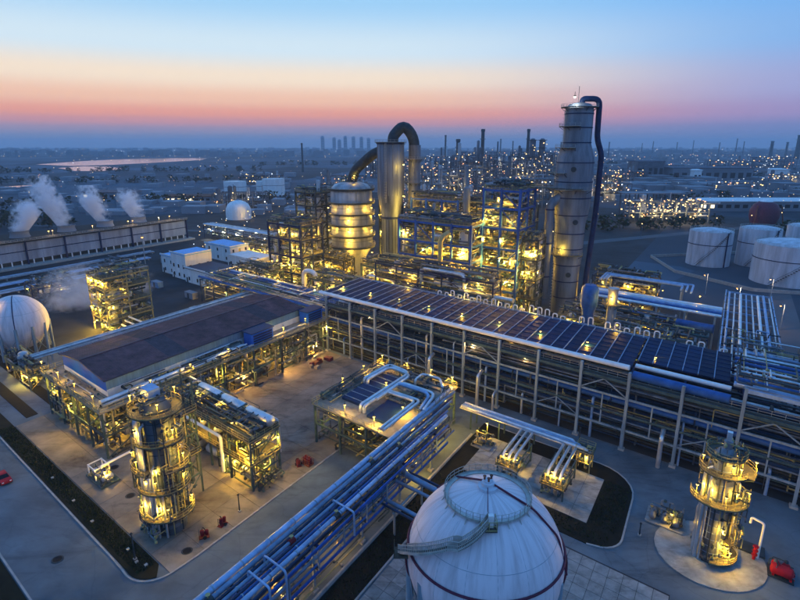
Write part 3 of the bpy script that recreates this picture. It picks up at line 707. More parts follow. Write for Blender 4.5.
clutter(tb, -69, -65.6, 70, 90, 9, 10.6, 50, 81, 'green_steel', (.07, .16)); clutter(tb, -66, -48, 89, 93.8, 9, 10.6, 50, 82, 'green_steel', (.07, .16)); clutter(tb, -57, -48, 79, 86, 9, 10, 40, 83, 'old_cladding', (.07, .16))
clutter(tb, -68.5, -48, 69, 93, .4, 8, 120, 84, 'old_cladding', (.1, .25))
for k in range(5): vessel(tb, W(-66+4*k, 71, 6.0), W(-66+4*k, 78, 6.0), .7, 'cladding', 'drum')
for u, v, z, p in ((-52.6, 68.8, 11.2, 230), (-60.5, 69, 11, 130), (-68.8, 78, 11, 160), (-68.8, 86, 11, 160), (-68.4, 93.4, 11.2, 200), (-61, 93.8, 11, 200), (-54, 94, 11.2, 240), (-48, 93.6, 11.2, 260), (-50.4, 76, 10.8, 220), (-59.7, 83, 10.6, 140)):
    lamp(tb, W(u, v, z), p*1.6); bar('lamp_post', W(u, v, 8.9), W(u, v, z+.3), .09, 'rail', tb)
for u, v, z in ((-66, 69.4, 7.2), (-57, 69.4, 6.9), (-46.9, 76, 7), (-46.9, 84, 3.8), (-46.7, 90, 7.2), (-50, 89, 3.6)): lamp(tb, W(u, v, z), 240)

# ------------------------------------------------------------------ pipe bridge in front
br = root('pipe_bridge', 'elevated pipe bridge of long blue-silver pipes crossing from the bottom edge to the table platform', 'pipe bridge', W(-45, 52))
BV = [18, 29.5, 41, 52.5, 64, 75.5]
for v in BV:
    for u in (-47.6, -43.1): bar('column', W(u, v, .04), W(u, v, 8.4), .32, 'grey_steel', br)
    for z in (4.4, 8.1): bar('cross_beam', W(-48.2, v, z), W(-41.8, v, z), .28, 'dark_blue_steel', br, .4)
    bar('brace', W(-47.4, v, .8), W(-43.3, v, 4.2), .14, 'grey_steel', br)
    ubx('footing', -43.6, -42.6, v-.5, v+.5, .041, .45, 'kerb', br)
for u in (-48.4, -41.7):
    for z in (8.1, 4.4): bar('edge_beam', W(u, 10, z), W(u, 86 if u < -45 else 80, z), .2, 'blue_steel', br, .42)
for v in [12+5.75*i for i in range(12)]: bar('post', W(-41.7, v, 4.6), W(-41.7, v, 7.9), .18, 'grey_steel', br)
for u, r, m, v1, z in ((-47.7, .48, 'pale_blue', 93, 8.35), (-46.7, .36, 'bridge_blue', 92, 8.35), (-45.95, .2, 'dark_pipe', 90, 8.35), (-45.3, .26, 'bridge_blue', 88, 8.35), (-44.6, .18, 'dark_pipe', 86, 8.35), (-44.0, .22, 'blue_pipe', 84, 8.35), (-43.2, .34, 'pale_blue', 82, 8.35), (-42.4, .18, 'dark_pipe', 80, 8.35)):
    pipe('pipe', [W(u, 8, z+r), W(u, v1, z+r)], r, m, br, n=12)
for u, r, m in ((-47.2, .3, 'dark_pipe'), (-46.2, .22, 'bridge_blue'), (-45.2, .3, 'dark_pipe'), (-44.2, .2, 'rust'), (-43.4, .26, 'bridge_blue'), (-42.4, .18, 'blue_pipe')):
    pipe('pipe', [W(u, 8, 4.65+r), W(u, 84, 4.65+r)], r, m, br)
for v, h in ((31.4, 9.5), (34.2, 9.7), (48.5, 9.0)):
    pipe('branch_pipe', [W(-45.6, v, 8.7), W(-45.6, v, h), W(-41.3, v, h), W(-41.3, v, .1 if v < 40 else 5)], .15, 'pale_blue', br, .5)
k = MB()
for u in (-47.7, -46.7, -45.3, -43.2):
    for v in [12+7*i for i in range(11)]: k.bar(W(u-.4, v, 8.42), W(u+.4, v, 8.42), .3, .12)
k.build('pipe_shoe', 'dark_steel', br, kind='stuff')
k = MB()
for u, r in ((-47.7, .48), (-46.7, .36), (-45.3, .26), (-43.2, .34), (-44.0, .22)):
    v = 10+abs(u*3.7) % 4
    while v < 80:
        k.tube([W(u, v, 8.35+r), W(u, v+.18, 8.35+r)], r+.05, 10); v += 4.6+(abs(u*13.1+v) % 2.4)
k.build('pipe_band', 'grey_steel', br, kind='stuff')
for u, v, r in ((-46.7, 26, .36), (-45.3, 39, .26), (-43.2, 46.5, .34), (-46.7, 60, .36), (-45.3, 67, .26)):
    o = MB().tube([W(u, v-.5, 8.35+r), W(u, v+.5, 8.35+r)], r+.14, 10).build('valve', 'dark_red' if v == 39 else 'dark_steel', br); MB().lathe(W(u, v, 8.35+2*r), [(.08, 0), (.08, .5), (.3, .52), (.3, .58)], 10).build('hand_wheel', 'rail', o)
for v, z, r in ((64.2, 5.5, .5), (62.6, 5.3, .3), (65.6, 5.7, .22), (58.3, 4.6, .35), (57.2, 4.6, .22)):
    pipe('branch_pipe', [W(-43, v, z+3 if r > .4 else z), W(-42, v, z+.6 if r > .4 else z), W(-28, v, z)], r, 'bridge_blue' if r > .25 else 'dark_pipe', br, .8)
for u in (-39.5,):
    for v in (57, 66): bar('post', W(u, v, .04), W(u, v, 4.4), .26, 'grey_steel', br)
    bar('cross_beam', W(u, 56.6, 4.25), W(u, 66.4, 4.25), .2, 'grey_steel', br, .3)
clutter(br, -47, -42, 45, 84, 4.8, 7.6, 50, 91, 'blue_pipe', (.06, .14)); clutter(br, -47.5, -42.5, 20, 60, .2, 3.8, 35, 92, 'rail', (.08, .16))
lamp(br, W(-45, 36, 3.9), 300, 'bulb_orange', (1, .5, .12)); lamp(br, W(-45, 47.5, 3.9), 260, 'bulb_orange', (1, .5, .12)); lamp(br, W(-44, 71, 3.8), 240)

# ------------------------------------------------------------------ sphere tank
sm = mat('sphere_white', (.66, .66, .72), .42, 0, .10, 1)
st_ = sm.node_tree; n_ = st_.nodes.new; l_ = st_.links.new
tcs = n_('ShaderNodeTexCoord'); sx_ = n_('ShaderNodeSeparateXYZ'); l_(tcs.outputs['Object'], sx_.inputs[0])
at = n_('ShaderNodeMath'); at.operation = 'ARCTAN2'; l_(sx_.outputs[1], at.inputs[0]); l_(sx_.outputs[0], at.inputs[1])
cx_ = n_('ShaderNodeCombineXYZ'); ml = n_('ShaderNodeMath'); ml.operation = 'MULTIPLY'; ml.inputs[1].default_value = 9; l_(at.outputs[0], ml.inputs[0]); l_(ml.outputs[0], cx_.inputs[0])
mz = n_('ShaderNodeMath'); mz.operation = 'MULTIPLY'; mz.inputs[1].default_value = .16; l_(sx_.outputs[2], mz.inputs[0]); l_(mz.outputs[0], cx_.inputs[1])
nz_ = [x for x in st_.nodes if x.type == 'TEX_NOISE'][0]; l_(cx_.outputs[0], nz_.inputs['Vector'])
mx_ = [x for x in st_.nodes if x.type == 'MIX'][0]; mx_.inputs['A'].default_value = (.40, .345, .37, 1); mx_.inputs['B'].default_value = (.66, .61, .66, 1)
rp_ = [x for x in st_.nodes if x.type == 'MAP_RANGE'][0]; rp_.inputs['From Min'].default_value = .22; rp_.inputs['From Max'].default_value = .55
def sphere_tank(name, label, cat, c, r, grp=None, detail=True, m='sphere_white'):
    c = Vector(c); t = root(name, label, cat, (c.x, c.y, 0), grp)
    n, k = 64, 32; b = MB()
    b.lathe(c, [(r*math.cos(a), r*math.sin(a)) for a in [-math.pi/2+math.pi*i/k for i in range(k+1)]], n); s = b.build('shell', m, t, True, org=c)
    q = MB()
    for i in range(16 if detail else 8):
        a = 2*math.pi*i/(16 if detail else 8)
        q.tube([c+Vector((math.cos(l)*math.cos(a), math.cos(l)*math.sin(a), math.sin(l)))*(r-.012) for l in [R(-40+x*5) for x in range(20)]], .022, 4)
    for l in (28, 60, -25):
        q.tube([c+Vector((math.cos(R(l))*math.cos(a), math.cos(R(l))*math.sin(a), math.sin(R(l))))*(r-.012) for a in [2*math.pi*i/64 for i in range(65)]], .035, 4)
    q.build('weld_seam', 'grey_steel', s)
    for i in range(12):
        a = 2*math.pi*i/12; p = Vector((c.x+math.cos(a)*r*.97, c.y+math.sin(a)*r*.97, 0)); MB().lathe(p, [(.45, .04), (.45, c.z)], 12).build('leg', 'grey_steel', t, True)
        a2 = 2*math.pi*(i+1)/12; p2 = Vector((c.x+math.cos(a2)*r*.97, c.y+math.sin(a2)*r*.97, 0)); bar('brace', p+Vector((0, 0, 1)), p2+Vector((0, 0, c.z-3)), .12, 'grey_steel', t); bar('brace', p2+Vector((0, 0, 1)), p+Vector((0, 0, c.z-3)), .12, 'grey_steel', t)
    return t
SC = Vector((10.2, 55.6, 12.4)); SR = 9.3
def sp(az, lat, r=SR): a, l = R(az), R(lat); return SC+Vector((math.cos(l)*math.cos(a), math.cos(l)*math.sin(a), math.sin(l)))*r
st = sphere_tank('sphere_tank', 'large white spherical storage tank at the bottom with a stair winding up its side', 'tank', SC, SR)
pipe('spray_ring', [sp(a, 12, SR+.14) for a in range(0, 361, 5)], .15, 'purple_pipe', st, n=8); pipe('spray_ring', [sp(a, 40, SR+.1) for a in range(60, 141, 5)], .08, 'purple_pipe', st, n=6)
for a in (160, 182, 345, 10): pipe('spray_pipe', [sp(a, l, SR+.22) for l in range(12, -41, -6)], .12, 'purple_pipe', st, n=8)
pipe('water_main', [sp(95, 38, SR+.25), sp(120, 60, SR+.5), sp(100, 90, SR+.75), sp(350, 66, SR+.45), sp(345, 40, SR+.25), sp(345, 0, SR+.25)][:0] or
     [sp(130, 58, SR+.35), SC+Vector((0, .2, SR+.75)), sp(335, 56, SR+.4), sp(340, 30, SR+.25), sp(340, 0, SR+.25)], .13, 'purple_pipe', st, .8, 8)
bar('stay', sp(262, 60, SR+.1), SC+Vector((-.1, -.4, SR+.6)), .07, 'purple_pipe', st)
# top ring walkway
b = MB(); b.sector(SC, SR*math.cos(R(61)), SR*math.cos(R(61))+.55, 0, 360, SR*math.sin(R(61))+.05, SR*math.sin(R(61))+.13, 48); w_ = b.build('ring_walkway', 'grey_rail', st)
zr = SR*math.sin(R(61))+.13
MB().rail(arc(SC, SR*math.cos(R(61))+.5, 0, 360, zr, 40), 1.0, 1.0, .045).build('railing', 'grey_rail', w_)
k = MB()
for a in range(0, 360, 18): k.bar(sp(a, 55, SR-.05), SC+Vector((math.cos(R(a))*(SR*math.cos(R(61))+.45), math.sin(R(a))*(SR*math.cos(R(61))+.45), zr-.1)), .1)
k.build('bracket', 'grey_rail', w_)
MB().lathe(SC+Vector((0, 0, SR-.15)), [(1.15, 0), (1.15, .45), (.75, .5), (.75, .9), (.55, .95), (.55, 1.2)], 18).build('top_manhole', 'tank_white', st, True)
for dx, dy in ((.4, .2), (-.4, .1), (0, -.4)): MB().lathe(SC+Vector((dx, dy, SR+.9)), [(.12, 0), (.12, .5), (.2, .52), (.2, .62)], 8).build('nozzle', 'rust', st, True)
# winding stair
path = [(186, 6), (192, 11), (200, 17.5), (208, 23), (216, 28.5), (224, 34), (232, 39.5), (236, 41), (240, 41.5), (246, 46), (252, 51), (258, 57), (262, 60.5)]
stt = MB(); rl = MB(); prev = None
fine = []
for (a0, l0), (a1, l1) in zip(path, path[1:]):
    for i in range(6): fine.append((a0+(a1-a0)*i/6, l0+(l1-l0)*i/6))
fine.append(path[-1])
for a, l in fine:
    d = Vector((math.cos(R(a)), math.sin(R(a)), 0)); base = SC+Vector((0, 0, SR*math.sin(R(l))+.35)); r0 = SR*math.cos(R(l))+.15
    tang = Vector((-d.y, d.x, 0))
    stt.box8([base+d*r0-tang*.16, base+d*(r0+1.1)-tang*.16, base+d*(r0+1.1)+tang*.16, base+d*r0+tang*.16]+[x+Vector((0, 0, .07)) for x in (base+d*r0-tang*.16, base+d*(r0+1.1)-tang*.16, base+d*(r0+1.1)+tang*.16, base+d*r0+tang*.16)])
    cur = (base+d*(r0+1.1), base+d*r0)
    if prev:
        for p, q in zip(prev, cur):
            rl.bar(p+Vector((0, 0, 1.05)), q+Vector((0, 0, 1.05)), .06); rl.bar(p+Vector((0, 0, .55)), q+Vector((0, 0, .55)), .05); rl.bar(p, q, .08, .3)
    for p in cur: rl.bar(p, p+Vector((0, 0, 1.05)), .05)
    prev = cur
sto = stt.build('stair', 'grating', st); rl.build('railing', 'grey_rail', sto)
d = sp(262, 60.5)-SC
lb = MB(); p = sp(262, 57, SR+.2)
lb.box(p.x-.9, p.x+.9, p.y-.9, p.y+.7, p.z-.1, p.z+.05); lo = lb.build('stair_landing', 'grating', st)
MB().rail([(p.x-.85, p.y-.85, p.z+.05), (p.x+.85, p.y-.85, p.z+.05), (p.x+.85, p.y+.65, p.z+.05)], 1.1, .8).build('railing', 'rail', lo)
MB().box(p.x+.0, p.x+.55, p.y-.3, p.y+.2, p.z+.06, p.z+1.5).build('control_box', 'white_paint', st)
p = sp(186, 6, SR+.75); MB().box(p.x-1, p.x+.7, p.y-1, p.y+.9, p.z+.1, p.z+.2).rail([(p.x-.95, p.y+.85, p.z+.2), (p.x-.95, p.y-.95, p.z+.2), (p.x+.65, p.y-.95, p.z+.2)], 1.1, .8).build('stair_landing', 'grating', st)

# ------------------------------------------------------------------ manifold on the island pad
mf = root('valve_manifold', 'yellow lit valve manifold with two banks of silver pipes on the island pad', 'manifold', W(-24, 87))
steel(mf, [-31.5, -27.5], [82.4, 90.6], [2.2, 4.0], 4.1, .24, 'green_steel', brace=False, base=.27); steel(mf, [-22.5, -18.6], [82.4, 90.6], [2.2, 4.0], 4.1, .24, 'green_steel', brace=False, base=.27)
for u0 in (-31.0, -22.0):
    for k in range(3): pipe('pipe', [W(u0+k*1.2, 94.2, 4.2), W(u0+k*1.2, 84.4, 4.2), W(u0+k*1.2, 83.4, 3.2), W(u0+k*1.2, 83.4, .4)], .28, 'silver', mf, .6)
    ubx('deck', u0-.9, u0+3.6, 81.8, 84.6, 2.5, 2.6, 'grating', mf); MB().rail([W(u0-.8, 84.4, 2.6), W(u0-.8, 81.9, 2.6), W(u0+3.5, 81.9, 2.6), W(u0+3.5, 84.4, 2.6)], w=.07).build('railing', 'rail', mf)
    for k in range(4): vessel(mf, W(u0+k, 82.6, 2.7), W(u0+k, 82.6, 4.4), .34, 'rail', 'valve', 10)
    lamp(mf, W(u0+1.3, 82.2, 5.4), 280); lamp(mf, W(u0+2.6, 84.6, 3.4), 150)
    clutter(mf, u0-.5, u0+3.4, 82, 91, .4, 3.2, 40, int(95-u0), 'rail', (.06, .14))
vp = root('valve_post', 'yellow lit valve stand beside the low pipe run, between the two pipe racks', 'valve stand', W(-17.8, 95))
steel(vp, [-19.2, -16.6], [94, 96.6], [2, 4], 4.2, .2, 'rail', decks=(4,), brace=False, base=.14); clutter(vp, -19, -16.8, 94.2, 96.4, .3, 5, 22, 98, 'rail', (.06, .14)); lamp(vp, W(-17.4, 94.2, 3.4), 170)
v2 = root('valve_cluster', 'yellow lit valve cluster at the dark corner under the low pipe run', 'valves', W(-38, 90))
ubx('plinth', -40.2, -35.8, 88.2, 92, .14, .5, 'paving', v2); clutter(v2, -40, -36, 88.4, 91.8, .5, 2.8, 34, 99, 'rail', (.08, .16)); vessel(v2, W(-39, 89, 1.3), W(-36.4, 91, 1.3), .5, 'rail', 'pump')
bar('lamp_post', W(-38, 91.9, .2), W(-38, 91.9, 4.6), .1, 'rail', v2); lamp(v2, W(-38, 91.6, 4.4), 260)

# ------------------------------------------------------------------ right process column
rcx = root('process_column', 'pale banded column with yellow-lit round platforms at the lower right', 'column', W(4, 86)); C = W(4, 86)
MB().lathe(C, [(2.6, .2), (2.6, .6), (2.15, .9), (2.15, 8), (2.0, 8.3), (2.0, 14.6), (1.85, 15), (1.85, 18.6), (1.4, 19.5), (.7, 20.0), (.7, 21.2), (.2, 21.3)], 30).build('shell', 'old_cladding', rcx, True)
k = MB()
for z in [1.6+1.25*i for i in range(14)]: k.sector(C, 1.7, 2.24 if z < 8 else 2.08 if z < 14.8 else 1.93, 0, 360, z, z+.08, 30)
k.build('cladding_band', 'seam', rcx)
for z, a0, a1, w, n in ((1.0, -120, 60, 2.4, 2), (4.6, -80, 50, 2.3, 2), (11.2, -210, 60, 2.6, 4), (16.2, 130, 300, 1.9, 2), (16.2, -50, 90, 2.8, 3), (18.9, 0, 360, 1.2, 0)):
    platform(rcx, C, 2.0, 2.0+w, a0, a1, z, lamps=n, power=115)
for a, z0, z1 in ((-60, .2, 4.7), (-35, 4.7, 11.3), (20, 11.3, 16.4), (-100, .2, 1.2)): ladder(rcx, C, 2.5, a, z0, z1)
for a, r, z in ((175, .28, 16), (190, .4, 10.5), (205, .2, 15.6), (160, .2, 9), (-15, .25, 14)):
    d = Vector((math.cos(R(a)), math.sin(R(a)), 0)); pipe('riser_pipe', [C+d*2.9+Vector((0, 0, .2)), C+d*2.9+Vector((0, 0, z)), C+d*1.8+Vector((0, 0, z+.5))], r, 'silver', rcx, .5)
ubx('top_vent', 3.6, 4.4, 85.6, 86.4, 21.3, 22.8, 'silver', rcx)
p0 = C; clutter(rcx, 1, 7, 83, 89, .3, 3.4, 60, 101, 'green_steel', (.07, .16)); clutter(rcx, 5, 8.4, 83.6, 88, 4.8, 14, 40, 102, 'green_steel', (.06, .14)); clutter(rcx, 2.4, 6.6, 84, 88, 19.2, 21, 26, 103, 'green_steel', (.06, .12)); clutter(rcx, .6, 3, 85, 89, 11.4, 18, 24, 104, 'rail', (.05, .1))
for d, z in (((2.4, -1.8), 3.6), ((1.4, -2.6), 6.9), ((2.6, -1), 13.2), ((-1.6, -2.4), 13.2), ((2.4, -1.6), 17.8)): lamp(rcx, W(4+d[0], 86+d[1], z), 150)
for i, a in enumerate(range(-200, 70, 18)):
    d = Vector((math.cos(R(a)), math.sin(R(a)), 0)); z = (18.6, 16, 11, 18.4)[i % 4]; q = 2.35+(i % 3)*.2
    pipe('tracing_pipe', [C+d*q+Vector((0, 0, .2+(i % 2)*4)), C+d*q+Vector((0, 0, z))], (.08, .13, .1)[i % 3], ('grey_steel', 'dark_steel', 'rail')[i % 3], rcx, n=6)
rcx.scale = (.84, .84, .91); rcx.location = W(4.2, 85.0)
rs = root('pump_skid', 'dark pump skid with small pipes left of the lower right column', 'skid', W(-2, 88.5))
ubx('base', -5.4, .4, 86.6, 91, .15, .4, 'paving', rs)
for u in (-4.4, -2.6, -.8): vessel(rs, W(u, 87.2, 1), W(u, 90, 1), .5, 'old_cladding', 'pump')
clutter(rs, -5, 0, 87, 90.6, .4, 2.8, 36, 105, 'old_cladding', (.06, .14)); lamp(rs, W(-1.6, 87.6, 2.6), 90)
# ------------------------------------------------------------------ tall tower behind the cooler roof
tw = root('tall_tower', 'tallest pale blue tower with a shouldered top and dark overhead pipe', 'tower', W(-50, 193)); C = W(-50, 193)
MB().lathe(C, [(4.5, .04), (4.6, 17), (5.1, 21), (5.2, 33), (5.9, 37), (6.3, 40), (6.3, 54), (6.1, 56), (4.7, 60.5), (4.7, 71), (4.5, 72.3), (3.4, 73.4), (1, 73.9)], 40).build('shell', 'tower_clad', tw, True)
def rad(z):
    P = [(0, 4.5), (17, 4.6), (21, 5.1), (33, 5.2), (37, 5.9), (40, 6.3), (54, 6.3), (56, 6.1), (60.5, 4.7), (80, 4.7)]
    for (a, ra), (b, rb_) in zip(P, P[1:]):
        if a <= z <= b: return ra+(rb_-ra)*(z-a)/(b-a)
    return 4.7
k = MB()
for z in (6, 12, 18, 24, 29.5, 36, 42, 47.5, 54, 60.6, 65.5, 70): k.sector(C, rad(z)-.3, rad(z)+.14, 0, 360, z, z+.35, 40)
k.build('stiffening_ring', 'dark_blue_steel', tw, kind='stuff')
pipe('overhead_pipe', [C+Vector((.5, -.5, 73)), C+Vector((.5, -.5, 75)), C+Vector((6.2, -1.0, 75)), C+Vector((6.4, -1.2, 62)), C+Vector((8.4, -1.4, 57)), C+Vector((8.2, -1.6, 38)), C+Vector((6.8, -1.8, 12)), C+Vector((6.8, -1.8, 1))], .95, 'dark_blue_steel', tw, 2.2, 14)
pipe('side_pipe', [C+Vector((-8.5, -3, 6)), C+Vector((-8.5, -3, 40)), C+Vector((-5, -2, 42.5))], 1.5, 'tower_clad', tw, 2, 14)
for z in (14, 26, 38): MB().lathe(C+Vector((-8.5, -3, z)), [(1.75, 0), (1.75, .5)], 14).build('flange', 'dark_blue_steel', tw)
platform(tw, C, 4.6, 6.2, 0, 360, 72.2, 'grey_rail'); platform(tw, C, 4.6, 6.4, 130, 260, 66, 'grey_rail'); platform(tw, C, 4.9, 7.2, 130, 250, 59, 'grey_rail'); platform(tw, C, 6.3, 8.5, 120, 230, 50.5, 'grey_rail'); platform(tw, C, 6.2, 8.8, 140, 300, 45, 'grey_rail')
platform(tw, C, 4.9, 7, 160, 300, 22, 'rail', 1, 500)
for a, z0, z1 in ((190, 59, 72), (175, 45, 59), (205, 22, 45), (200, .1, 22)): ladder(tw, C, rad((z0+z1)/2)+.6, a, z0, z1, 'grey_rail')
for z, a in ((52, 250), (34, 270), (15, 262)): 
    d = Vector((math.cos(R(a)), math.sin(R(a)), 0)); MB().lathe(C+d*(rad(z)-.1)+Vector((0, 0, z)), [(.8, 0), (.8, .5), (.9, .5), (.9, .65)], 14, d).build('manway', 'dark_steel', tw, True)
lamp(tw, C+Vector((-3.2, -4, 75.2)), 300, 'bulb_white', (1, .95, .8), 2); bar('lightning_rod', C+Vector((-1, -1, 73.6)), C+Vector((-1, -1, 79)), .12, 'dark_steel', tw)

# ------------------------------------------------------------------ silver vessel with the bent-over duct
sv = root('cone_vessel', 'silver vessel with a cone waist and a dark duct bent over its top', 'vessel', W(-131, 187)); C = W(-131, 187)
MB().lathe(C, [(4.1, 8), (4.1, 29.5), (4.3, 31), (5.5, 37.5), (5.7, 39), (5.7, 60.4), (5.4, 61)], 40).build('shell', 'tower_clad', sv, True)
k = MB()
for z, r in ((9, 4.1), (28.8, 4.1), (60.3, 5.7)): k.sector(C, r-.2, r+.3, 0, 360, z, z+.9, 40)
k.build('stiffening_ring', 'dark_blue_steel', sv)
for i in range(18):
    a = 2*math.pi*i/18; d = Vector((math.cos(a), math.sin(a), 0)); bar('rib', C+d*4.12+Vector((0, 0, 10)), C+d*4.12+Vector((0, 0, 28.6)), .22, 'dark_steel', sv)
    bar('rib', C+d*5.72+Vector((0, 0, 39)), C+d*5.72+Vector((0, 0, 60)), .16, 'old_cladding', sv)
for i in range(6):
    a = 2*math.pi*i/6+.3; d = Vector((math.cos(a), math.sin(a), 0)); bar('leg', C+d*3.9+Vector((0, 0, .04)), C+d*3.9+Vector((0, 0, 8.2)), .8, 'wall_white', sv)
platform(sv, C, 5.6, 6.8, 0, 360, 61, 'grey_rail')
pipe('bent_duct', [C+Vector((1, 1, 60.5)), C+Vector((1, 1, 63.5)), C+Vector((5.6, 1.5, 68.6)), C+Vector((10.2, 2, 63)), C+Vector((10.2, 2, 30))], 2.3, 'dark_steel', sv, 5, 20)
pipe('duct_cladding', [C+Vector((10.4, 2, 22)), C+Vector((10.4, 2, 60))], 2.62, 'old_cladding', sv, n=20)
for z in (34, 44, 54): platform(sv, C+Vector((10.4, 2, 0)), 2.6, 4.4, 0, 360, z, 'grey_rail', 0)
for z in (31, 39, 52): lamp(sv, C+Vector((5.5, -7.4, z)), 240, s=1.8)
dc = [C+Vector((-4.6, 2.4, 57.4)), C+Vector((-8, 4.6, 56)), C+Vector((-16.4, 10.2, 49)), C+Vector((-18.4, 11.5, 42.6))]
pipe('down_duct', dc, 2.2, 'dark_steel', sv, 3, 18)
ladder(sv, C, 6.0, 250, 36, 61, 'grey_rail')

# ------------------------------------------------------------------ round regenerator with lit rings
rg = root('regenerator', 'wide round vessel with stacked rings lit by yellow lamps beside the silver vessel', 'vessel', W(-153, 184)); C = W(-153, 184)
MB().lathe(C, [(6.0, .04), (6.4, 9), (9.3, 14.5), (9.5, 15), (9.5, 39), (9.0, 41.2), (7.5, 42.8), (4, 43.8), (.5, 44)], 44).build('shell', 'cladding', rg, True)
for z in (15, 20, 25, 30, 35): platform(rg, C, 9.5, 10.9, 0, 360, z, 'grey_rail')
platform(rg, C, 9.2, 10.9, 0, 360, 41, 'grey_rail')
for z in (14.2, 19.3, 24.3, 29.3, 34.3, 40.2): MB().sector(C, 9.2, 10.7, 0, 360, z, z+.7, 40).build('ring_girder', 'dark_steel', rg)
k = MB()
for z in (17.5, 22.5, 27.5, 32.5): k.sector(C, 9.4, 9.62, 0, 360, z, z+.25, 40)
k.build('cladding_band', 'old_cladding', rg)
for z in (12.5, 17.8, 22.8, 27.8, 32.8): lamp(rg, C+Vector((-.6, -11.4, z)), 420, s=1.7)
for z in (12.5, 22.8, 32.8): lamp(rg, C+Vector((9.6, -7.2, z)), 380, s=1.7); lamp(rg, C+Vector((-9.8, -7.2, z)), 380, s=1.7)
clutter(rg, -160, -148, 178, 181, 1, 12, 50, 111, 'cladding', (.15, .4)); clutter(rg, -157, -149, 181, 187, 43, 46.4, 26, 112, 'old_cladding', (.15, .3)); lamp(rg, C+Vector((2, -5, 46.8)), 100, s=1.6)
for z in (0, 15, 20, 25, 30, 35): ladder(rg, C, 10, 235+z*1.5, z+.1, z+6 if z else 15, 'rail')

# ------------------------------------------------------------------ blue steel process structures behind the roof
def block(name, label, us, vs_, levels, top, m, decks, seed, lamps, pw=380, nclut=60, w=.7, vess=6, tall=(), cm='dark_clad', s=1.7, cat='structure'):
    t = root(name, label, cat, W((us[0]+us[-1])/2, (vs_[0]+vs_[-1])/2)); r = random.Random(seed)
    steel(t, us, vs_, levels, min(top, levels[-1]+w), w, m, decks=decks, seed=seed, part=.45)
    lv = [0]+list(levels)
    for a, b in zip(lv, lv[1:]): clutter(t, us[0], us[-1], vs_[0], vs_[-1], a+.5, b-.3, nclut, seed*7+int(a), r.choice(('cladding', 'cladding', 'old_cladding', cm)), (.14, .4))
    clutter(t, us[0], us[-1], vs_[0], vs_[-1], levels[-1]+.5, levels[-1]+3.2, int(nclut*.8), seed*7+3, cm, (.12, .35))
    for i in range(vess):
        z = r.choice(lv[:-1])+.6; u = r.uniform(us[0]+2, us[-1]-6); v = r.uniform(vs_[0]+1.5, vs_[-1]-1.5); rr_ = r.uniform(.8, 1.5)
        if r.random() < .5: vessel(t, W(u, v, z+rr_), W(u+r.uniform(4, 7), v, z+rr_), rr_, r.choice(('silver', 'white_paint', 'cladding')), 'drum', 14)
        else: vessel(t, W(u, v, z), W(u, v, z+r.uniform(4, 7)), rr_, r.choice(('silver', 'cladding')), 'upright_vessel', 14)
    if levels[-1] > 20:
        for i in range(6):
            u, v = r.uniform(us[0]+1, us[-1]-1), r.uniform(vs_[0]+.8, vs_[-1]-.8)
            vessel(t, W(u, v, .04), W(u, v, levels[-1]*r.uniform(.7, 1.22)), r.uniform(.45, .95), r.choice(('cladding', 'old_cladding', 'silver')), 'upright_vessel', 12)
    for (u, v, rr_, z1, mm) in tall: vessel(t, W(u, v, .04), W(u, v, z1), rr_, mm, 'upright_vessel', 20)
    lamps = int(lamps*1.35); pw *= 1.45
    for i in range(lamps):
        z = lv[r.randrange(len(lv)-1)]+r.uniform(2.6, 3.8); u = us[0]+(us[-1]-us[0])*(i+.5)/lamps+r.uniform(-1, 1); v = vs_[0]-.3+(0 if r.random() < .7 else r.uniform(0, vs_[-1]-vs_[0]))
        lamp(t, W(u, v, z), pw, 'bulb' if r.random() < .85 else 'bulb_orange', YEL, s)
    return t
bA = block('process_structure', 'open blue steel structure with lit gantries between silver vessel and tall tower', [-108, -100, -92, -84, -76], [160, 169, 178], [9, 15, 20.5, 26, 33], 38, 'blue_steel', (9, 15, 20.5, 26, 33), 21, 24, 392, 90, tall=((-81, 165, 2.0, 31, 'wall_white'), (-96, 172, 1.6, 28, 'cladding')))
for z in (6.2, 13.5, 19, 24.6): lamp(bA, W(-81, 162.4, z), 520, s=1.6)
bB = block('process_structure', 'taller blue steel structure with flat top platform against the tall tower', [-76, -69, -62], [170, 178, 186], [10, 18, 25, 32, 39, 45], 47, 'blue_steel', (10, 18, 25, 32, 45), 22, 20, 392, 70)
ubx('bridge_deck', -76, -45, 184.5, 188, 45.4, 45.6, 'grating', bB)
bC = block('process_structure', 'dark lattice structure with orange lamps left of the round regenerator', [-172, -165, -158, -151], [146, 153, 160], [8, 15, 22, 28], 32, 'dark_blue_steel', (8, 15, 22, 28), 23, 13, 392, 60)
bD = block('process_structure', 'lit steel structure hugging the left side of the round regenerator', [-184, -177, -170], [176, 184, 192], [8, 16, 24, 32, 38], 41, 'dark_steel', (8, 16, 24, 32, 38), 24, 12, 434, 60)
bE = block('process_structure', 'lit steel structure between the round regenerator and the silver vessel', [-145, -139], [197, 203, 209], [9, 17, 25, 33, 40], 44, 'dark_steel', (9, 17, 25, 33, 40), 25, 10, 434, 50)
bF = block('process_structure', 'low lit structure at the foot of the silver vessel', [-128, -120, -112], [160, 170], [7, 13], 17, 'green_steel', (7, 13), 26, 9, 420, 70)
bG = block('process_structure', 'blue frame right behind the silver vessel with a lit top gantry', [-120, -112, -104, -96], [188, 196], [10, 20, 30, 38], 40, 'blue_steel', (10, 20, 30, 38), 27, 11, 434, 60)
bH = block('process_structure', 'low lit pipework structure right of the tall tower foot', [-42, -35, -28, -21], [158, 165], [5, 9], 12, 'green_steel', (5, 9), 28, 7, 266, 70, w=.4)
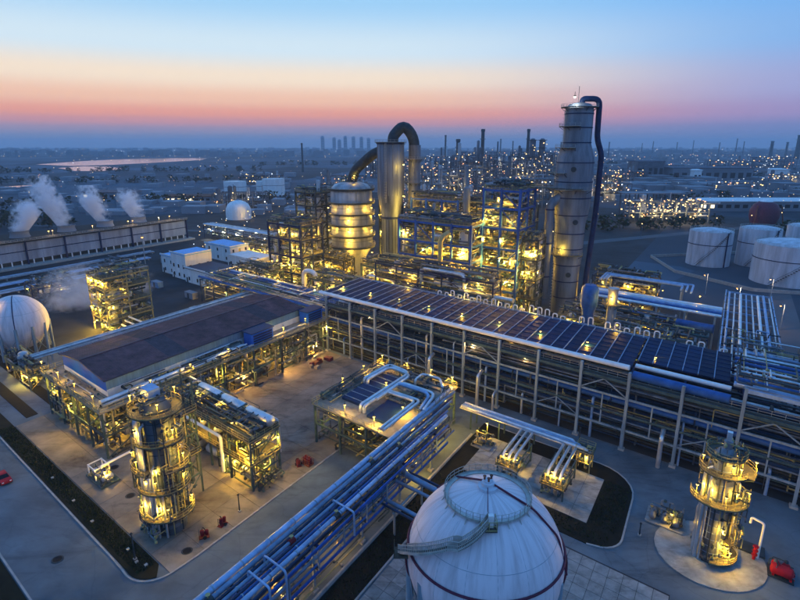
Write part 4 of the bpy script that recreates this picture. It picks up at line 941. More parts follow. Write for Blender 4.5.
bI = block('process_structure', 'low lit pipework structure between cooler roof and blue steel structure', [-100, -90, -80, -70, -60], [138, 147], [6, 11], 13, 'dark_blue_steel', (6,), 29, 11, 336, 90, w=.45)
bJ = block('process_structure', 'small lit structure behind the left end of the cooler roof', [-136, -128, -120, -112], [136, 145], [6, 11], 15, 'green_steel', (6, 11), 30, 9, 364, 70, w=.45)
bR = block('process_structure', 'low lit pipework structure in front of the round regenerator', [-166, -158, -150, -142], [164, 172], [6, 12], 14, 'dark_steel', (6, 12), 46, 10, 364, 90, w=.45)
bS = block('process_structure', 'low lit pipe structure behind the square pipe loop', [-44, -36, -28, -20], [212, 222], [6, 11], 12, 'dark_blue_steel', (6,), 47, 8, 294, 80, w=.4)
bT = block('process_structure', 'dark pipe structure between cooler roof and the right-hand back rack', [-24, -16, -8, -1], [140, 148, 156], [6, 11], 12, 'dark_blue_steel', (6,), 48, 6, 224, 110, w=.4)
bU = block('process_structure', 'dark pipe structure under the silver back rack right of the tower', [-40, -30, -20, -10], [166, 173], [5, 9], 10, 'dark_blue_steel', (5,), 49, 5, 224, 90, w=.4)
bV = block('process_structure', 'dark crowded structure rising behind the blue steel, left of the tall tower', [-98, -90, -82, -74, -66], [194, 203], [9, 17, 24, 31, 37], 39, 'dark_steel', (9, 17, 24, 31), 61, 20, 364, 70, w=.5, tall=((-93, 190, 1.5, 44, 'old_cladding'), (-78, 191, 1.8, 41, 'cladding'), (-70, 190, 1.3, 46, 'old_cladding')))
bW = block('process_structure', 'lit crowded pipework at the front foot of the blue steel structures', [-112, -102, -92, -82, -72, -62], [149, 156], [7, 13, 18], 20, 'dark_blue_steel', (7, 13), 62, 16, 294, 90, w=.4)
bX = block('process_structure', 'lit pipework filling the gap between tall tower and flat topped structure', [-61, -55], [172, 180], [8, 15, 22, 29], 31, 'dark_steel', (8, 15, 22), 63, 9, 294, 55, w=.4)
bY = block('process_structure', 'lit pipe structure left of the lattice, behind the long low rack', [-206, -198, -190, -182], [212, 222], [7, 13, 19], 21, 'dark_blue_steel', (7, 13), 64, 11, 420, 60, w=.45)
bZ = block('process_structure', 'lit low pipework along the yard behind the long low white building', [-250, -240, -230, -220, -210], [184, 192], [6], 8, 'dark_blue_steel', (6,), 66, 8, 360, 70, w=.4)
# overhead pipes in front of the blue structures
hp = root('overhead_pipes', 'large silver pipes looping above the rack in front of the blue structure', 'pipe', W(-90, 150))
pipe('pipe', [W(-91, 150, .1), W(-91, 150, 19), W(-80, 150, 19), W(-73, 150, 19), W(-73, 150, 13.5), W(-55, 150, 13.5)], .8, 'silver', hp, 2, 12)
pipe('pipe', [W(-86, 155, .1), W(-86, 155, 29), W(-84, 158, 31)], .9, 'rail', hp, 2, 12); pipe('pipe', [W(-118, 151, .1), W(-118, 151, 12), W(-104, 151, 12), W(-104, 151, .1)], .7, 'silver', hp, 2, 12); pipe('pipe', [W(-144, 140, .1), W(-144, 140, 12.5), W(-136.5, 140, 12.5), W(-136.5, 140, .1)], .9, 'wall_white', hp, 3, 12)
# left extension of the big rack and pipe rack behind the shed
lx = root('pipe_rack', 'low blue pipe rack continuing left from the cooler roof behind the shed', 'pipe rack', W(-140, 122))
for u in [-178+9*i for i in range(8)]:
    for v in (112, 129): bar('column', W(u, v, .04), W(u, v, 9.4), .4, 'dark_blue_steel', lx)
    bar('cross_beam', W(u, 112.2, 9.0), W(u, 128.8, 9.0), .35, 'blue_steel', lx, .5)
for k in range(11):
    v = 113+k*1.5; r = rnd.choice((.25, .35, .5)); pipe('pipe', [W(-180, v, 9.3+r), W(-106, v, 9.3+r)], r, rnd.choice(('old_cladding', 'blue_pipe', 'blue_pipe', 'cladding')), lx)
clutter(lx, -178, -108, 112, 128, 1, 8.6, 130, 121, 'old_cladding', (.12, .3)); clutter(lx, -178, -108, 112, 128, 10, 12, 60, 122, 'silver', (.1, .25))
for u in (-172, -160, -149, -138, -127, -116): lamp(lx, W(u, 111.4, 7), 420, s=1.4)
for u in (-166, -144, -122): lamp(lx, W(u, 124, 12.6), 330, s=1.4)
ls = root('pipe_rack', 'narrow pale pipe rack running along the far side of the maroon shed', 'pipe rack', W(-148, 80))
for v in [44+10*i for i in range(8)]:
    for u in (-149.6, -145.6): bar('column', W(u, v, .04), W(u, v, 8.4), .3, 'grey_steel', ls)
    bar('cross_beam', W(-149.8, v, 8.1), W(-145.4, v, 8.1), .25, 'grey_steel', ls, .35)
for k in range(4): pipe('pipe', [W(-149.2+k*1.1, 40, 8.6), W(-149.2+k*1.1, 116, 8.6)], (.34, .24, .3, .2)[k], ('cladding', 'silver', 'old_cladding', 'cladding')[k], ls)
cr_ = root('pipe_rack', 'long low pipe rack with small lamps crossing behind the white buildings', 'pipe rack', W(-240, 203))
for u in [-305+9*i for i in range(16)]:
    for v in (199, 208): bar('column', W(u, v, .04), W(u, v, 9), .35, 'dark_blue_steel', cr_)
    for z in (5, 8.6): bar('cross_beam', W(u, 199.2, z), W(u, 207.8, z), .3, 'dark_blue_steel', cr_, .45)
for k in range(6):
    for z in (5.3, 8.9): pipe('pipe', [W(-306, 199.8+k*1.5, z+.3), W(-168, 199.8+k*1.5, z+.3)], rnd.choice((.25, .35, .45)), rnd.choice(('cladding', 'pale_blue', 'silver')), cr_)
clutter(cr_, -304, -170, 199, 208, .6, 8.4, 120, 123, 'old_cladding', (.14, .32))
for i in range(9): lamp(cr_, W(-296+i*14.5, 198.4, 6.6), 420, 'bulb_white' if i % 3 else 'bulb_orange', (1, .86, .55), 1.6)
bK = block('process_structure', 'low lit pipe structure between the white buildings and the dark lattice', [-208, -199, -190, -181], [176, 184], [6, 11], 13, 'dark_blue_steel', (6, 11), 35, 9, 392, 60, w=.45)
bL = block('process_structure', 'small yellow lit pipe cluster right of the dark roofed white building', [-184, -179], [132, 138], [4, 8], 9, 'rail', (4,), 36, 3, 294, 40, w=.3, vess=2)
bM = block('process_structure', 'lit pipe structure left of the dark lattice and behind the low rack', [-178, -168, -158], [134, 141], [5, 10], 11, 'green_steel', (5,), 37, 6, 336, 70, w=.4)
bN = block('process_structure', 'far lit structure in front of the white dome tank', [-262, -250, -238, -226], [222, 232], [6, 12], 14, 'dark_blue_steel', (6, 12), 38, 10, 434, 60, w=.5)
bO = block('process_structure', 'tall dim structure far behind the dark lattice, with one lamp on top', [-236, -226, -216], [268, 278], [10, 20, 28], 33, 'dark_blue_steel', (10, 20, 28), 39, 8, 489, 50)
# yellow scaffold block on the left
ys = block('scaffold_block', 'small block of yellow lit steel scaffolding and vessels near the left sphere', [-182, -176, -170], [70, 78, 86], [5, 10, 15, 19], 21, 'rail', (5, 10, 15, 19), 40, 16, 294, 55, w=.3, vess=5, cm='rail', s=1.3)
bar('mast', W(-171, 86, 21), W(-171, 86, 31), .25, 'grey_steel', ys); lamp(ys, W(-171, 86, 30), 220, 'bulb_orange', (1, .6, .2), 1.6)
for k in range(3): pipe('pipe', [W(-169.5, 74+k*1.4, 3+k), W(-152, 74+k*1.4, 3+k)], .3, 'wall_white', ys)
# left sphere and its gangway
s2 = sphere_tank('sphere_tank', 'white spherical storage tank at the left edge with lamps up its near side', 'tank', (-113, 154.5, 9.6), 8.1, detail=False)
c2 = Vector((-113, 154.5, 9.6)); pipe('seam_band', [c2+Vector((math.cos(R(-60))*math.cos(R(l)), math.sin(R(-60))*math.cos(R(l)), math.sin(R(l))))*8.14 for l in range(-50, 91, 6)], .13, 'dark_blue_steel', s2)
for l in (5, 28, 50):
    q = c2+Vector((math.cos(R(-112))*math.cos(R(l)), math.sin(R(-112))*math.cos(R(l)), math.sin(R(l))))*9.6; lamp(s2, q, 260, 'bulb_orange' if l < 40 else 'bulb', YEL, 1.5)
    bar('bracket', q+Vector((0, 0, .7)), c2+(q-c2)*.84, .1, 'rail', s2)
g2 = block('gangway', 'yellow lit low valve frame at the foot of the left sphere', [-166, -160, -154, -148], [38.5, 43], [3.5], 4, 'rail', (3.5,), 43, 6, 182, 70, w=.25, vess=2, cm='rail', s=1.2)
# white buildings
def bldg(name, label, u0, u1, v0, v1, h, roof, wins, over=.4, ridge=0):
    t = root(name, label, 'building', W((u0+u1)/2, (v0+v1)/2))
    for a, b, c_, d_ in ((u0, u1, v0, v0+.25), (u0, u1, v1-.25, v1), (u0, u0+.25, v0+.26, v1-.26), (u1-.25, u1, v0+.26, v1-.26)): ubx('wall', a, b, c_, d_, .04, h, 'wall_white', t)
    if ridge:
        um = (u0+u1)/2
        for a, b, za, zb in ((u0-over, um, h, h+ridge), (um, u1+over, h+ridge, h)):
            MB().box8([W(a, v0-over, za+.02), W(b, v0-over, zb+.02), W(b, v1+over, zb+.02), W(a, v1+over, za+.02), W(a, v0-over, za+.2), W(b, v0-over, zb+.2), W(b, v1+over, zb+.2), W(a, v1+over, za+.2)]).build('roof', roof, t)
    else:
        ubx('roof', u0-over, u1+over, v0-over, v1+over, h+.01, h+.3, roof, t)
        for a, b, c_, d_ in ((u0-over, u1+over, v0-over, v0-over+.3), (u1+over-.3, u1+over, v0, v1)): ubx('parapet', a, b, c_, d_, h+.31, h+.9, 'wall_white', t)
    n = wins
    for fl in range(max(1, int(h//4))):
        for i in range(n):
            a = u0+(u1-u0)*(i+.5)/n; w_ = ubx('window', a-.6, a+.6, v0-.06, v0-.01, 1.3+fl*4, 2.8+fl*4, 'glass', t); ubx('sill', a-.7, a+.7, v0-.18, v0-.01, 1.16+fl*4, 1.28+fl*4, 'kerb', w_)
            b = v0+(v1-v0)*(i+.5)/n; w_ = ubx('window', u1+.01, u1+.06, b-.6, b+.6, 1.3+fl*4, 2.8+fl*4, 'glass', t); ubx('sill', u1+.01, u1+.18, b-.7, b+.7, 1.16+fl*4, 1.28+fl*4, 'kerb', w_)
    ubx('door', u0+1, u0+2.2, v0-.08, v0-.01, .05, 2.3, 'dark_steel', t)
    return t
bldg('office_building', 'white building with bright blue roof beside a lower white wing', -226, -213, 127, 142, 11.5, 'roof_blue', 3)
bldg('office_building', 'lower white wing left of the bright blue roofed building', -239, -226.6, 129, 139, 8.5, 'roof_blue', 2)
bldg('office_building', 'low white building with a dark roof in front of the blue roofed one', -212, -191.5, 125.6, 141, 6.4, 'roof_dark', 3)
bldg('office_building', 'small white building with pale blue roof farther back', -250, -226, 163, 176, 8, 'roof_blue', 3)
bldg('office_building', 'long low white building with a white roof behind the dark roofed one', -222, -198, 158, 172, 5.5, 'wall_white', 4)
bldg('shed', 'small white box building right of the long low white building', -196, -186, 168, 176, 6, 'wall_white', 2)
# ------------------------------------------------------------------ cooling tower with four steaming fans
ct = root('cooling_tower', 'long grey cooling tower with steaming fan stacks on its roof at the left', 'cooling tower', W(-325, 125))
for i in range(7):
    v0, v1 = 52+i*19.6, 52+i*19.6+19.0
    for z0, z1 in ((3.2, 7.6), (8.1, 12.2)): skin('wall_panel', -311, v0, -311, v1, z0, z1, 'tower_wall', 10, ct)
    skin('wall_panel', -311.4, v0, -311.4, v1, 7.55, 8.15, 'dark_blue_steel', 1, ct)
    ubx('pier', -311.6, -309.6, v1+.02, v1+.58, .04, 12.8, 'dark_blue_steel', ct)
    for k in range(4): bar('leg', W(-310.6, v0+2.5+k*4.6, .04), W(-310.6, v0+2.5+k*4.6, 3.2), .5, 'wall_white', ct)
    ubx('back_wall', -340, -339.7, v0, v1, .04, 12.2, 'far_wall', ct)
for v, w_ in ((51.4, .5), (189.1, .5)): ubx('end_wall', -340, -311, v, v+w_, 3.2, 12.2, 'wall_pale_blue', ct)
ubx('roof_deck', -341, -309.5, 51, 190, 12.9, 13.2, 'brown_field', ct); ubx('basin', -343, -306, 49, 192, .04, 1.0, 'kerb', ct); ubx('fill', -338, -313, 53, 188, 1.05, 12.8, 'dark_steel', ct)
MB().rail([W(-309.7, 51.4, 13.2), W(-309.7, 189.6, 13.2)], sp=3, w=.1).build('railing', 'grey_rail', ct)
FANS = [W(-325, v) for v in (69, 93.4, 117.8, 140.5, 162.5)]
for p in FANS:
    f = MB().lathe(p, [(4.9, 13.2), (4.4, 14.5), (4.3, 15.5), (4.7, 16.6), (4.5, 16.6), (4.1, 15.5), (4.2, 14.5)], 28, cap=False).build('fan_stack', 'far_wall', ct, True)
for v, b in ((80, 'bulb'), (105, 'bulb'), (107, 'bulb_orange'), (129, 'bulb_orange'), (151, 'bulb'), (154, 'bulb_orange'), (172, 'bulb_white'), (180, 'bulb_orange')): lamp(ct, W(-316, v, 15.6), 420, b, (1, .7, .35), 1.7); bar('lamp_post', W(-316, v, 13.2), W(-316, v, 16), .14, 'rail', ct)
# dark pipe sleepers and basins between cooling tower and scaffold
for k, (u, v0, v1) in enumerate(((-290, 60, 150), (-276, 50, 140), (-262, 60, 120))):
    o = root('pipe_track', 'low ground pipes in the dark yard below the cooling tower, %s strip' % ('farthest', 'middle', 'nearest')[k], 'pipes', W(u, (v0+v1)/2))
    for j in range(5): pipe('pipe', [W(u+j*1.2, v0, .9), W(u+j*1.2, v1, .9)], .35, rnd.choice(('old_cladding', 'pale_blue', 'cladding')), o, n=6)
    for j in range(9): ubx('sleeper', u-.8, u+5.6, v0+2+j*(v1-v0-4)/8, v0+2.6+j*(v1-v0-4)/8, .04, .54, 'kerb', o)
bP = block('process_structure', 'dim low pipe structure between left sphere and cooling tower', [-250, -242, -234], [70, 78, 86], [5], 6, 'dark_blue_steel', (), 44, 2, 140, 60, w=.4)
bQ = block('process_structure', 'dim low steel frame on the dark yard left of the white buildings', [-262, -254, -246], [108, 116], [5], 6, 'dark_steel', (), 45, 3, 140, 60, w=.4)
# ------------------------------------------------------------------ tanks
def tank(name, label, x, y, r, h, m='tank_white', dome=.14, stair=True, group=None, band=True):
    t = root(name, label, 'tank', (x, y, 0), group); c = Vector((x, y, 0)); d = r*dome
    MB().lathe(c, [(r, .04), (r, h), (r*.97, h+.12), (r*.75, h+d*.5), (r*.4, h+d*.88), (.2, h+d)], 48).build('shell', m, t, True)
    if band:
        MB().sector(c, r-.1, r+.14, 0, 360, h*.62, h*.62+.35, 48).build('wind_girder', 'dark_blue_steel', t)
        MB().rail(arc(c, r-.15, 0, 360, h+.12, 40), 1.1, 3, .1).build('railing', 'grey_rail', t)
    if stair:
        b = MB(); n = 26; a0 = 210
        for i in range(n):
            a = a0+i*3.2; q = Vector((math.cos(R(a)), math.sin(R(a)), 0)); z = h*i/(n-1); b.sector(c, r+.02, r+1.0, a, a+2.6, z, z+.2, 1)
            if i: b.bar(c+q*(r+1)+Vector((0, 0, z+1.1)), c+Vector((math.cos(R(a-3.2)), math.sin(R(a-3.2)), 0))*(r+1)+Vector((0, 0, z+1.1-h/(n-1))), .12)
        b.build('stair', 'dark_steel', t)
        bar('riser_pipe', c+Vector((.3*r, -r*.98, .05)), c+Vector((.3*r, -r*.98, h)), .5, 'dark_blue_steel', t)
    return t
tank('storage_tank', 'white storage tank standing alone left of the other right-hand tanks', 161, 283, 10.2, 17.5)
tank('storage_tank', 'biggest white storage tank at the right edge with a ring girder', 176, 244, 14.5, 17.5)
tank('storage_tank', 'white storage tank half hidden behind the biggest right-hand tank', 185, 281, 9.5, 19)
tank('storage_tank', 'pale storage tank at the right edge behind the biggest tank', 222, 296, 11, 18)
tank('storage_tank', 'white flat topped tank far left, left one of three', -203, 690, 13.5, 17, 'white_paint', .03, False)
tank('storage_tank', 'white flat topped tank far left, middle one of three', -172, 712, 10.5, 16, 'white_paint', .03, False)
tank('storage_tank', 'white flat topped tank far left, right one of three', -156, 692, 13.5, 20, 'white_paint', .03, False)
dt = root('dome_tank', 'white dome-shaped tank lit warm from its right side', 'tank', (-136, 466, 0))
MB().lathe((-136, 466, 0), [(10.4, .04), (10.4, 6), (10, 9), (8.6, 12), (6.2, 14), (3, 15.2), (.3, 15.6)], 36).build('shell', 'white_paint', dt, True); MB().lathe((-136, 466, 15.4), [(1, 0), (1, .8), (.4, 1.0)], 10).build('vent', 'grey_steel', dt); lamp(dt, (-124, 451, 8), 2600, s=2.2); bar('lamp_post', (-124, 451, .05), (-124, 451, 8.6), .2, 'grey_steel', dt)
rt = root('dark_sphere', 'dark red rounded tank with a pale cap among the right-hand tanks', 'tank', (290, 440, 0)); MB().lathe((290, 440, 0), [(9, .04), (10.5, 5), (10.5, 10), (8.5, 14.5), (5, 17)], 32).build('shell', 'purple_pipe', rt, True); MB().lathe((290, 440, 16.8), [(5, 0), (3, 1.3), (.3, 1.9)], 24).build('cap', 'white_paint', rt, True)
for s in (-1, 1): bar('strut', (290+s*11.5, 433, .05), (290+s*9.5, 435, 14), .8, 'rust', rt)
# bund walls round the right tanks
bw = root('bund_wall', 'low concrete bund wall round the right-hand storage tanks', 'wall', (170, 262, 0))
for p, q in (((139, 300), (134, 262)), ((134, 262), (150, 226)), ((150, 226), (215, 206)), ((139, 300), (250, 322))): bar('wall_segment', (*p, .8), (*q, .8), .4, 'kerb', bw, 1.5)
for px, py in ((705, 295), (737, 310), (780, 330), (770, 300)): 
    X, Y = G2(px, py); o = root('street_lamp', 'slim street lamp %s' % {705: 'in front of the lone right-hand tank', 737: 'beside the far road bend at the right', 780: 'on the far right road, nearest the edge', 770: 'in front of the biggest right-hand tank'}[px], 'lamp', (X, Y, 0)); bar('post', (X, Y, .05), (X, Y, 9), .25, 'grey_steel', o); bar('arm', (X, Y, 8.9), (X-1.6, Y-.4, 9), .15, 'grey_steel', o); lamp(o, (X-1.6, Y-.4, 8.5), 260, 'bulb_orange', (1, .6, .35), 1.3)

# ------------------------------------------------------------------ far process units
def dots(par, n, seed, box, mats=('far_yellow',), s=(.5, 1.0), name='lighting'):
    r = random.Random(seed); x0, x1, y0, y1, z0, z1 = box
    b = MB(); mi = []
    for i in range(n):
        x, y, z, k = r.uniform(x0, x1), r.uniform(y0, y1), r.uniform(z0, z1), r.uniform(*s)/2
        b.box(x-k, x+k, y-k, y+k, z-k, z+k); mi += [r.randrange(len(mats))]*6
    o = b.build(name, mats, par, kind='stuff')
    o.data.polygons.foreach_set('material_index', mi); return o
def unit(name, label, x, y, w, d, h, seed, ncol=3, nl=60, group=None, light=2, pw=4000, cat='plant unit', ls=(.5, 1.0), mats=('far_yellow', 'far_yellow', 'far_white', 'far_orange')):
    t = root(name, label, cat, (x, y, 0), group); r = random.Random(seed)
    b = MB(); nx = max(2, int(w/9)); ny = max(2, int(d/10)); nz = max(2, int(h/7))
    for i in range(nx+1):
        for j in range(ny+1): b.bar((x-w/2+w*i/nx, y-d/2+d*j/ny, .05), (x-w/2+w*i/nx, y-d/2+d*j/ny, h), .8)
    for q in range(1, nz+1):
        z = h*q/nz
        for j in range(ny+1): b.bar((x-w/2, y-d/2+d*j/ny, z), (x+w/2, y-d/2+d*j/ny, z), .6)
        for i in range(nx+1): b.bar((x-w/2+w*i/nx, y-d/2, z), (x-w/2+w*i/nx, y+d/2, z), .6)
        if r.random() < .6: b.box(x-w/2, x+w/2, y-d/2, y+d/2, z-.2, z+.05)
    b.build('steel_frame', 'far_steel', t, kind='stuff')
    p = MB()
    for i in range(int(w*d*h/700)+14):
        a = Vector((x+r.uniform(-w/2, w/2), y+r.uniform(-d/2, d/2), r.uniform(1, h)))
        e = r.choice((Vector((r.uniform(4, 14), 0, 0)), Vector((0, r.uniform(4, 12), 0)), Vector((0, 0, r.uniform(3, 9))))); p.tube([a, a+e], r.uniform(.3, .9), 6)
    p.build('piping', 'cladding', t, kind='stuff')
    for i in range(ncol):
        cx, cy_, rr_, hh = x+r.uniform(-w/2, w/2), y+r.uniform(-d/2, d/2), r.uniform(1.5, 3.2), h*r.uniform(.9, 1.45)
        MB().lathe((cx, cy_, 0), [(rr_, .05), (rr_, hh*.6), (rr_*.8, hh*.66), (rr_*.8, hh), (rr_*.3, hh+1)], 14).build('column_vessel', r.choice(('cladding', 'far_steel', 'old_cladding')), t, True)
    dots(t, nl, seed+5, (x-w/2-.6, x+w/2, y-d/2-.8, y+d/2, 2, h+2), mats, ls)
    for i in range(light):
        k = ('far', pw)
        if k not in LIGHTS: dd = bpy.data.lights.new('unit_light', 'POINT'); dd.energy = pw; dd.color = (1, .7, .3); dd.shadow_soft_size = .8; LIGHTS[k] = dd
        g = bpy.data.objects.new('unit_light', LIGHTS[k]); g.parent = t; g.location = (w*((i+.5)/light-.5), -d/2-5, h*.55); col.objects.link(g)
    return t
unit('process_unit', 'brightly lit long low process unit beyond the dark field, right of the tall tower', 215, 452, 64, 20, 16, 301, 2, 170, None, 4, 6000, ls=(.4, .95), mats=('far_yellow', 'far_yellow', 'far_orange', 'far_yellow'))
ub = root('pipe_gantry', 'flat roofed gantry standing behind the brightly lit long process unit', 'structure', (222, 492, 0))
for i in range(7):
    for dy in (0, 12): bar('column', (197+i*8, 486+dy, .05), (197+i*8, 486+dy, 19), .9, 'far_steel', ub)
MB().box(195, 248, 484, 500, 19, 20).build('roof', 'far_wall', ub)
spec = [(70, 470, 50, 24, 22), (20, 520, 46, 24, 20), (130, 560, 60, 26, 28), (60, 640, 70, 30, 34), (10, 700, 60, 26, 24), (150, 700, 56, 30, 40), (230, 640, 60, 24, 18), (110, 800, 70, 30, 46), (20, 860, 80, 30, 28), (200, 860, 60, 30, 50), (280, 760, 60, 26, 22), (-60, 640, 56, 24, 16), (-80, 800, 60, 26, 18),
        (90, 1000, 90, 30, 40), (240, 1010, 80, 30, 44), (-20, 1080, 90, 30, 30), (360, 900, 70, 28, 20), (170, 1180, 90, 34, 46), (330, 1150, 90, 30, 30), (480, 1050, 80, 30, 24), (420, 700, 60, 24, 14), (560, 820, 60, 24, 18), (640, 1100, 80, 30, 30), (820, 1250, 90, 30, 34), (-160, 560, 50, 22, 14), (-220, 900, 60, 24, 14)]
for i, (x, y, w, d, h) in enumerate(spec):
    unit('process_unit', 'hazy lamp-lit process unit in the dense refinery beyond the blue structures', x, y, w, d, h, 400+i, 3, 55 if x > -50 else 20, 'refinery units in the haze', 1 if y < 900 else 0, 6000, ls=(.4+y/1800, .7+y/1200))
# stacks
def stack(label, x, y, r, h, m='dark_steel', name='chimney_stack'):
    t = root(name, label, 'stack', (x, y, 0)); MB().lathe((x, y, 0), [(r*1.25, .05), (r, h*.4), (r*.92, h-4), (r*1.12, h-3.8), (r*1.12, h-.5), (r*.95, h)], 16).build('shaft', m, t, True)
    for z in (h*.55, h*.82): MB().sector((x, y, 0), r*.9, r*1.6, 0, 360, z, z+.8, 14).build('platform', 'far_steel', t)
    return t
for lab, px, base, top, w in (('dark stack far behind the blue structure, left of the tallest one', 457, 185, 139, 4), ('tallest dark stack far behind the blue structure', 481, 185, 129, 3.6), ('slim dark stack just left of the twin framed columns', 525.5, 185, 129, 3), ('thin distant stack between the bent duct and the dark stacks', 445, 168, 135, 1.8), ('thin mast-like stack far behind the lattice at left of centre', 303, 172, 143, 1.8), ('dark stack at the right horizon, left one of three', 769.5, 160, 141, 3), ('dark stack at the right horizon, middle one of three', 785, 158, 142, 2.2), ('tallest dark stack at the right horizon near the edge', 795.5, 162, 135, 4.4)):
    X, Y = G2(px, base); f_ = Y*.9626+16; P_ = math.atan(155/FPX); yy = -(top-300)/FPX; t_ = Y/(math.cos(P_)+yy*math.sin(P_)); h_ = 60+(-math.sin(P_)+yy*math.cos(P_))*t_
    stack(lab, X, Y, w/2*f_/FPX, h_)
for i, (px, base, h_) in enumerate(((641, 156, 62), (652, 155, 74), (676, 154, 70), (692, 155, 80), (718, 156, 66), (735, 155, 90), (742, 157, 70), (560, 160, 64), (500, 158, 80), (512, 162, 66), (608, 158, 66))):
    X, Y = G2(px, base); t = stack('thin hazy stack far off in the blue distance on the right half of the horizon', X, Y, 2.2+(i % 3)*.6, h_+8); t['group'] = 'thin far stacks'
t2 = root('twin_columns', 'pair of framed columns with platforms rising behind the flat topped blue structure', 'column', (187, 775, 0))
for dx in (-7, 6):
    MB().lathe((187+dx, 775, 0), [(4.2, .05), (4.2, 66), (2, 68.5)], 16).build('shell', 'far_steel', t2, True)
    for z in (20, 32, 44, 56, 66): MB().sector((187+dx, 775, 0), 4.2, 6.2, 0, 360, z, z+.8, 12).build('platform', 'dark_steel', t2)
dots(t2, 30, 9, (176, 200, 768, 770, 5, 66))
bright = root('lit_column', 'two short brightly lit columns in the middle of the far refinery', 'column', (165, 900, 0))
for dx in (0, 18): MB().lathe((158+dx, 900, 0), [(3.4, .05), (3.4, 40), (1.5, 42)], 14).build('shell', 'white_paint', bright, True)
k = ('lit', 9000); LIGHTS[k] = bpy.data.lights.new('unit_light', 'POINT'); LIGHTS[k].energy = 16000; LIGHTS[k].color = (1, .8, .45)
g = bpy.data.objects.new('unit_light', LIGHTS[k]); g.parent = bright; g.location = (2, -18, 26); col.objects.link(g)
# far buildings one can tell apart
def hall(name, label, x, y, w, d, h, m='far_wall', roofm='roof_dark', lit=0, bays=8):
    t = root(name, label, 'building', (x, y, 0)); MB().box(x-w/2, x+w/2, y-d/2, y+d/2, .05, h).build('wall', m, t)
    MB().box8([(x-w/2-1, y-d/2-1, h+.02), (x+w/2+1, y-d/2-1, h+.02), (x+w/2+1, y+d/2+1, h+.02), (x-w/2-1, y+d/2+1, h+.02), (x-w/2-1, y-d/2-1, h+.6), (x+w/2+1, y-d/2-1, h+.6), (x+w/2-1, y+d/2-1, h+2), (x-w/2+1, y+d/2-1, h+2)]).build('roof', roofm, t)
    for i in range(bays):
        a = x-w/2+w*(i+.5)/bays; MB().box(a-w/bays*.3, a+w/bays*.3, y-d/2-.12, y-d/2-.02, h*.35, h*.7).build('window', 'lit_window' if i < lit else 'glass', t)
    return t
hall('warehouse', 'long pale roofed warehouse behind the dark red tank', 335, 530, 110, 22, 9, 'far_wall', 'wall_white', 2, 14)
hall('warehouse', 'long dark warehouse on the far right plain', 505, 930, 130, 40, 24, 'far_wall', 'roof_dark', 0, 10)
hall('warehouse', 'dark block building left of the small white tower block', 408, 940, 44, 40, 34, 'far_steel', 'roof_dark', 0, 5)
hall('tower_block', 'small white tower block in front of the long dark warehouse', 462, 880, 12, 12, 22, 'white_paint', 'wall_white', 0, 2)
hall('tower_block', 'pale cube building at the far right plain', 607, 905, 22, 20, 22, 'white_paint', 'wall_white', 0, 3)
hall('warehouse', 'warm lit hall left of the pale cube building at the far right', 585, 980, 30, 20, 20, 'far_wall', 'wall_white', 3, 4)
hall('warehouse', 'low shed on the plain left of the three white tanks', -330, 640, 60, 18, 8, 'far_wall', 'roof_slate', 1, 8)
hall('warehouse', 'low lit shed in front of the three white tanks', -230, 610, 50, 14, 6, 'far_wall', 'rust', 5, 8)
# skyline towers
for i, (px, top) in enumerate(((323, 136.5), (334.5, 138), (339.7, 140), (345.6, 136.5), (353.7, 137), (361.6, 137.3), (368.7, 138.4))):
    X, Y = G2(px, 151); P_ = math.atan(155/FPX); yy = -(top-300)/FPX; t_ = Y/(math.cos(P_)+yy*math.sin(P_)); h_ = 60+(-math.sin(P_)+yy*math.cos(P_))*t_
    t = root('high_rise', 'hazy high-rise tower on the skyline, %s from the left' % ('first', 'second', 'third', 'fourth', 'fifth', 'sixth', 'seventh')[i], 'tower block', (X, Y, 0), 'skyline towers')
    MB().box(X-17, X+17, Y-15, Y+15, .05, h_).build('block', 'skyline', t); MB().box(X-8, X+8, Y-8, Y+8, h_+.02, h_+7).build('roof_house', 'skyline', t)
    for z in range(1, 6): MB().box(X-15, X+15, Y-15.4, Y-15.02, h_*z/6-4, h_*z/6+4).build('window_band', 'glass', t)
# the town and plain beyond: a mass of small buildings and lights
def ground_scatter(name, label, cat, n, seed, px0, px1, py0, py1, sz, hz, m, bias=1.0):
    r = random.Random(seed); b = MB()
    for i in range(n):
        X, Y = G2(r.uniform(px0, px1), py0+(py1-py0)*r.random()**bias); s = r.uniform(*sz); q = s*r.uniform(.5, 1.4); h = r.uniform(*hz)
        if abs(X) < 8600 and Y < 12000: b.box(X-s/2, X+s/2, Y-q/2, Y+q/2, .05, h)
    return tag(b.build(name, m), label, cat, None, 'stuff')
ground_scatter('town_buildings', 'mass of small hazy town buildings along the horizon', 'buildings', 900, 51, -30, 830, 149.5, 157, (14, 60), (8, 34), 'skyline', 1.3)
ground_scatter('plain_sheds', 'scatter of low dark sheds over the right-hand plain', 'buildings', 620, 52, 430, 830, 153, 200, (10, 40), (4, 14), 'far_wall', 1.4)
ground_scatter('plain_sheds', 'scatter of low dark sheds over the left-hand plain', 'buildings', 110, 53, -20, 330, 176, 215, (6, 24), (3, 8), 'far_wall', 1.3)
def light_scatter(name, label, n, seed, px0, px1, py0, py1, mats, k, hz=(4, 16), bias=1.0):
    r = random.Random(seed); b = MB(); mi = []
    for i in range(n):
        X, Y = G2(r.uniform(px0, px1), py0+(py1-py0)*r.random()**bias); s = max(.3, Y/FPX*r.uniform(*k)*.72); z = r.uniform(*hz)
        if abs(X) < 8600 and Y < 12000: b.box(X-s/2, X+s/2, Y-s/2, Y+s/2, z, z+s); mi += [r.randrange(len(mats))]*6
    o = b.build(name, mats); o.data.polygons.foreach_set('material_index', mi); return tag(o, label, 'lights', None, 'stuff')
rl_ = MB()
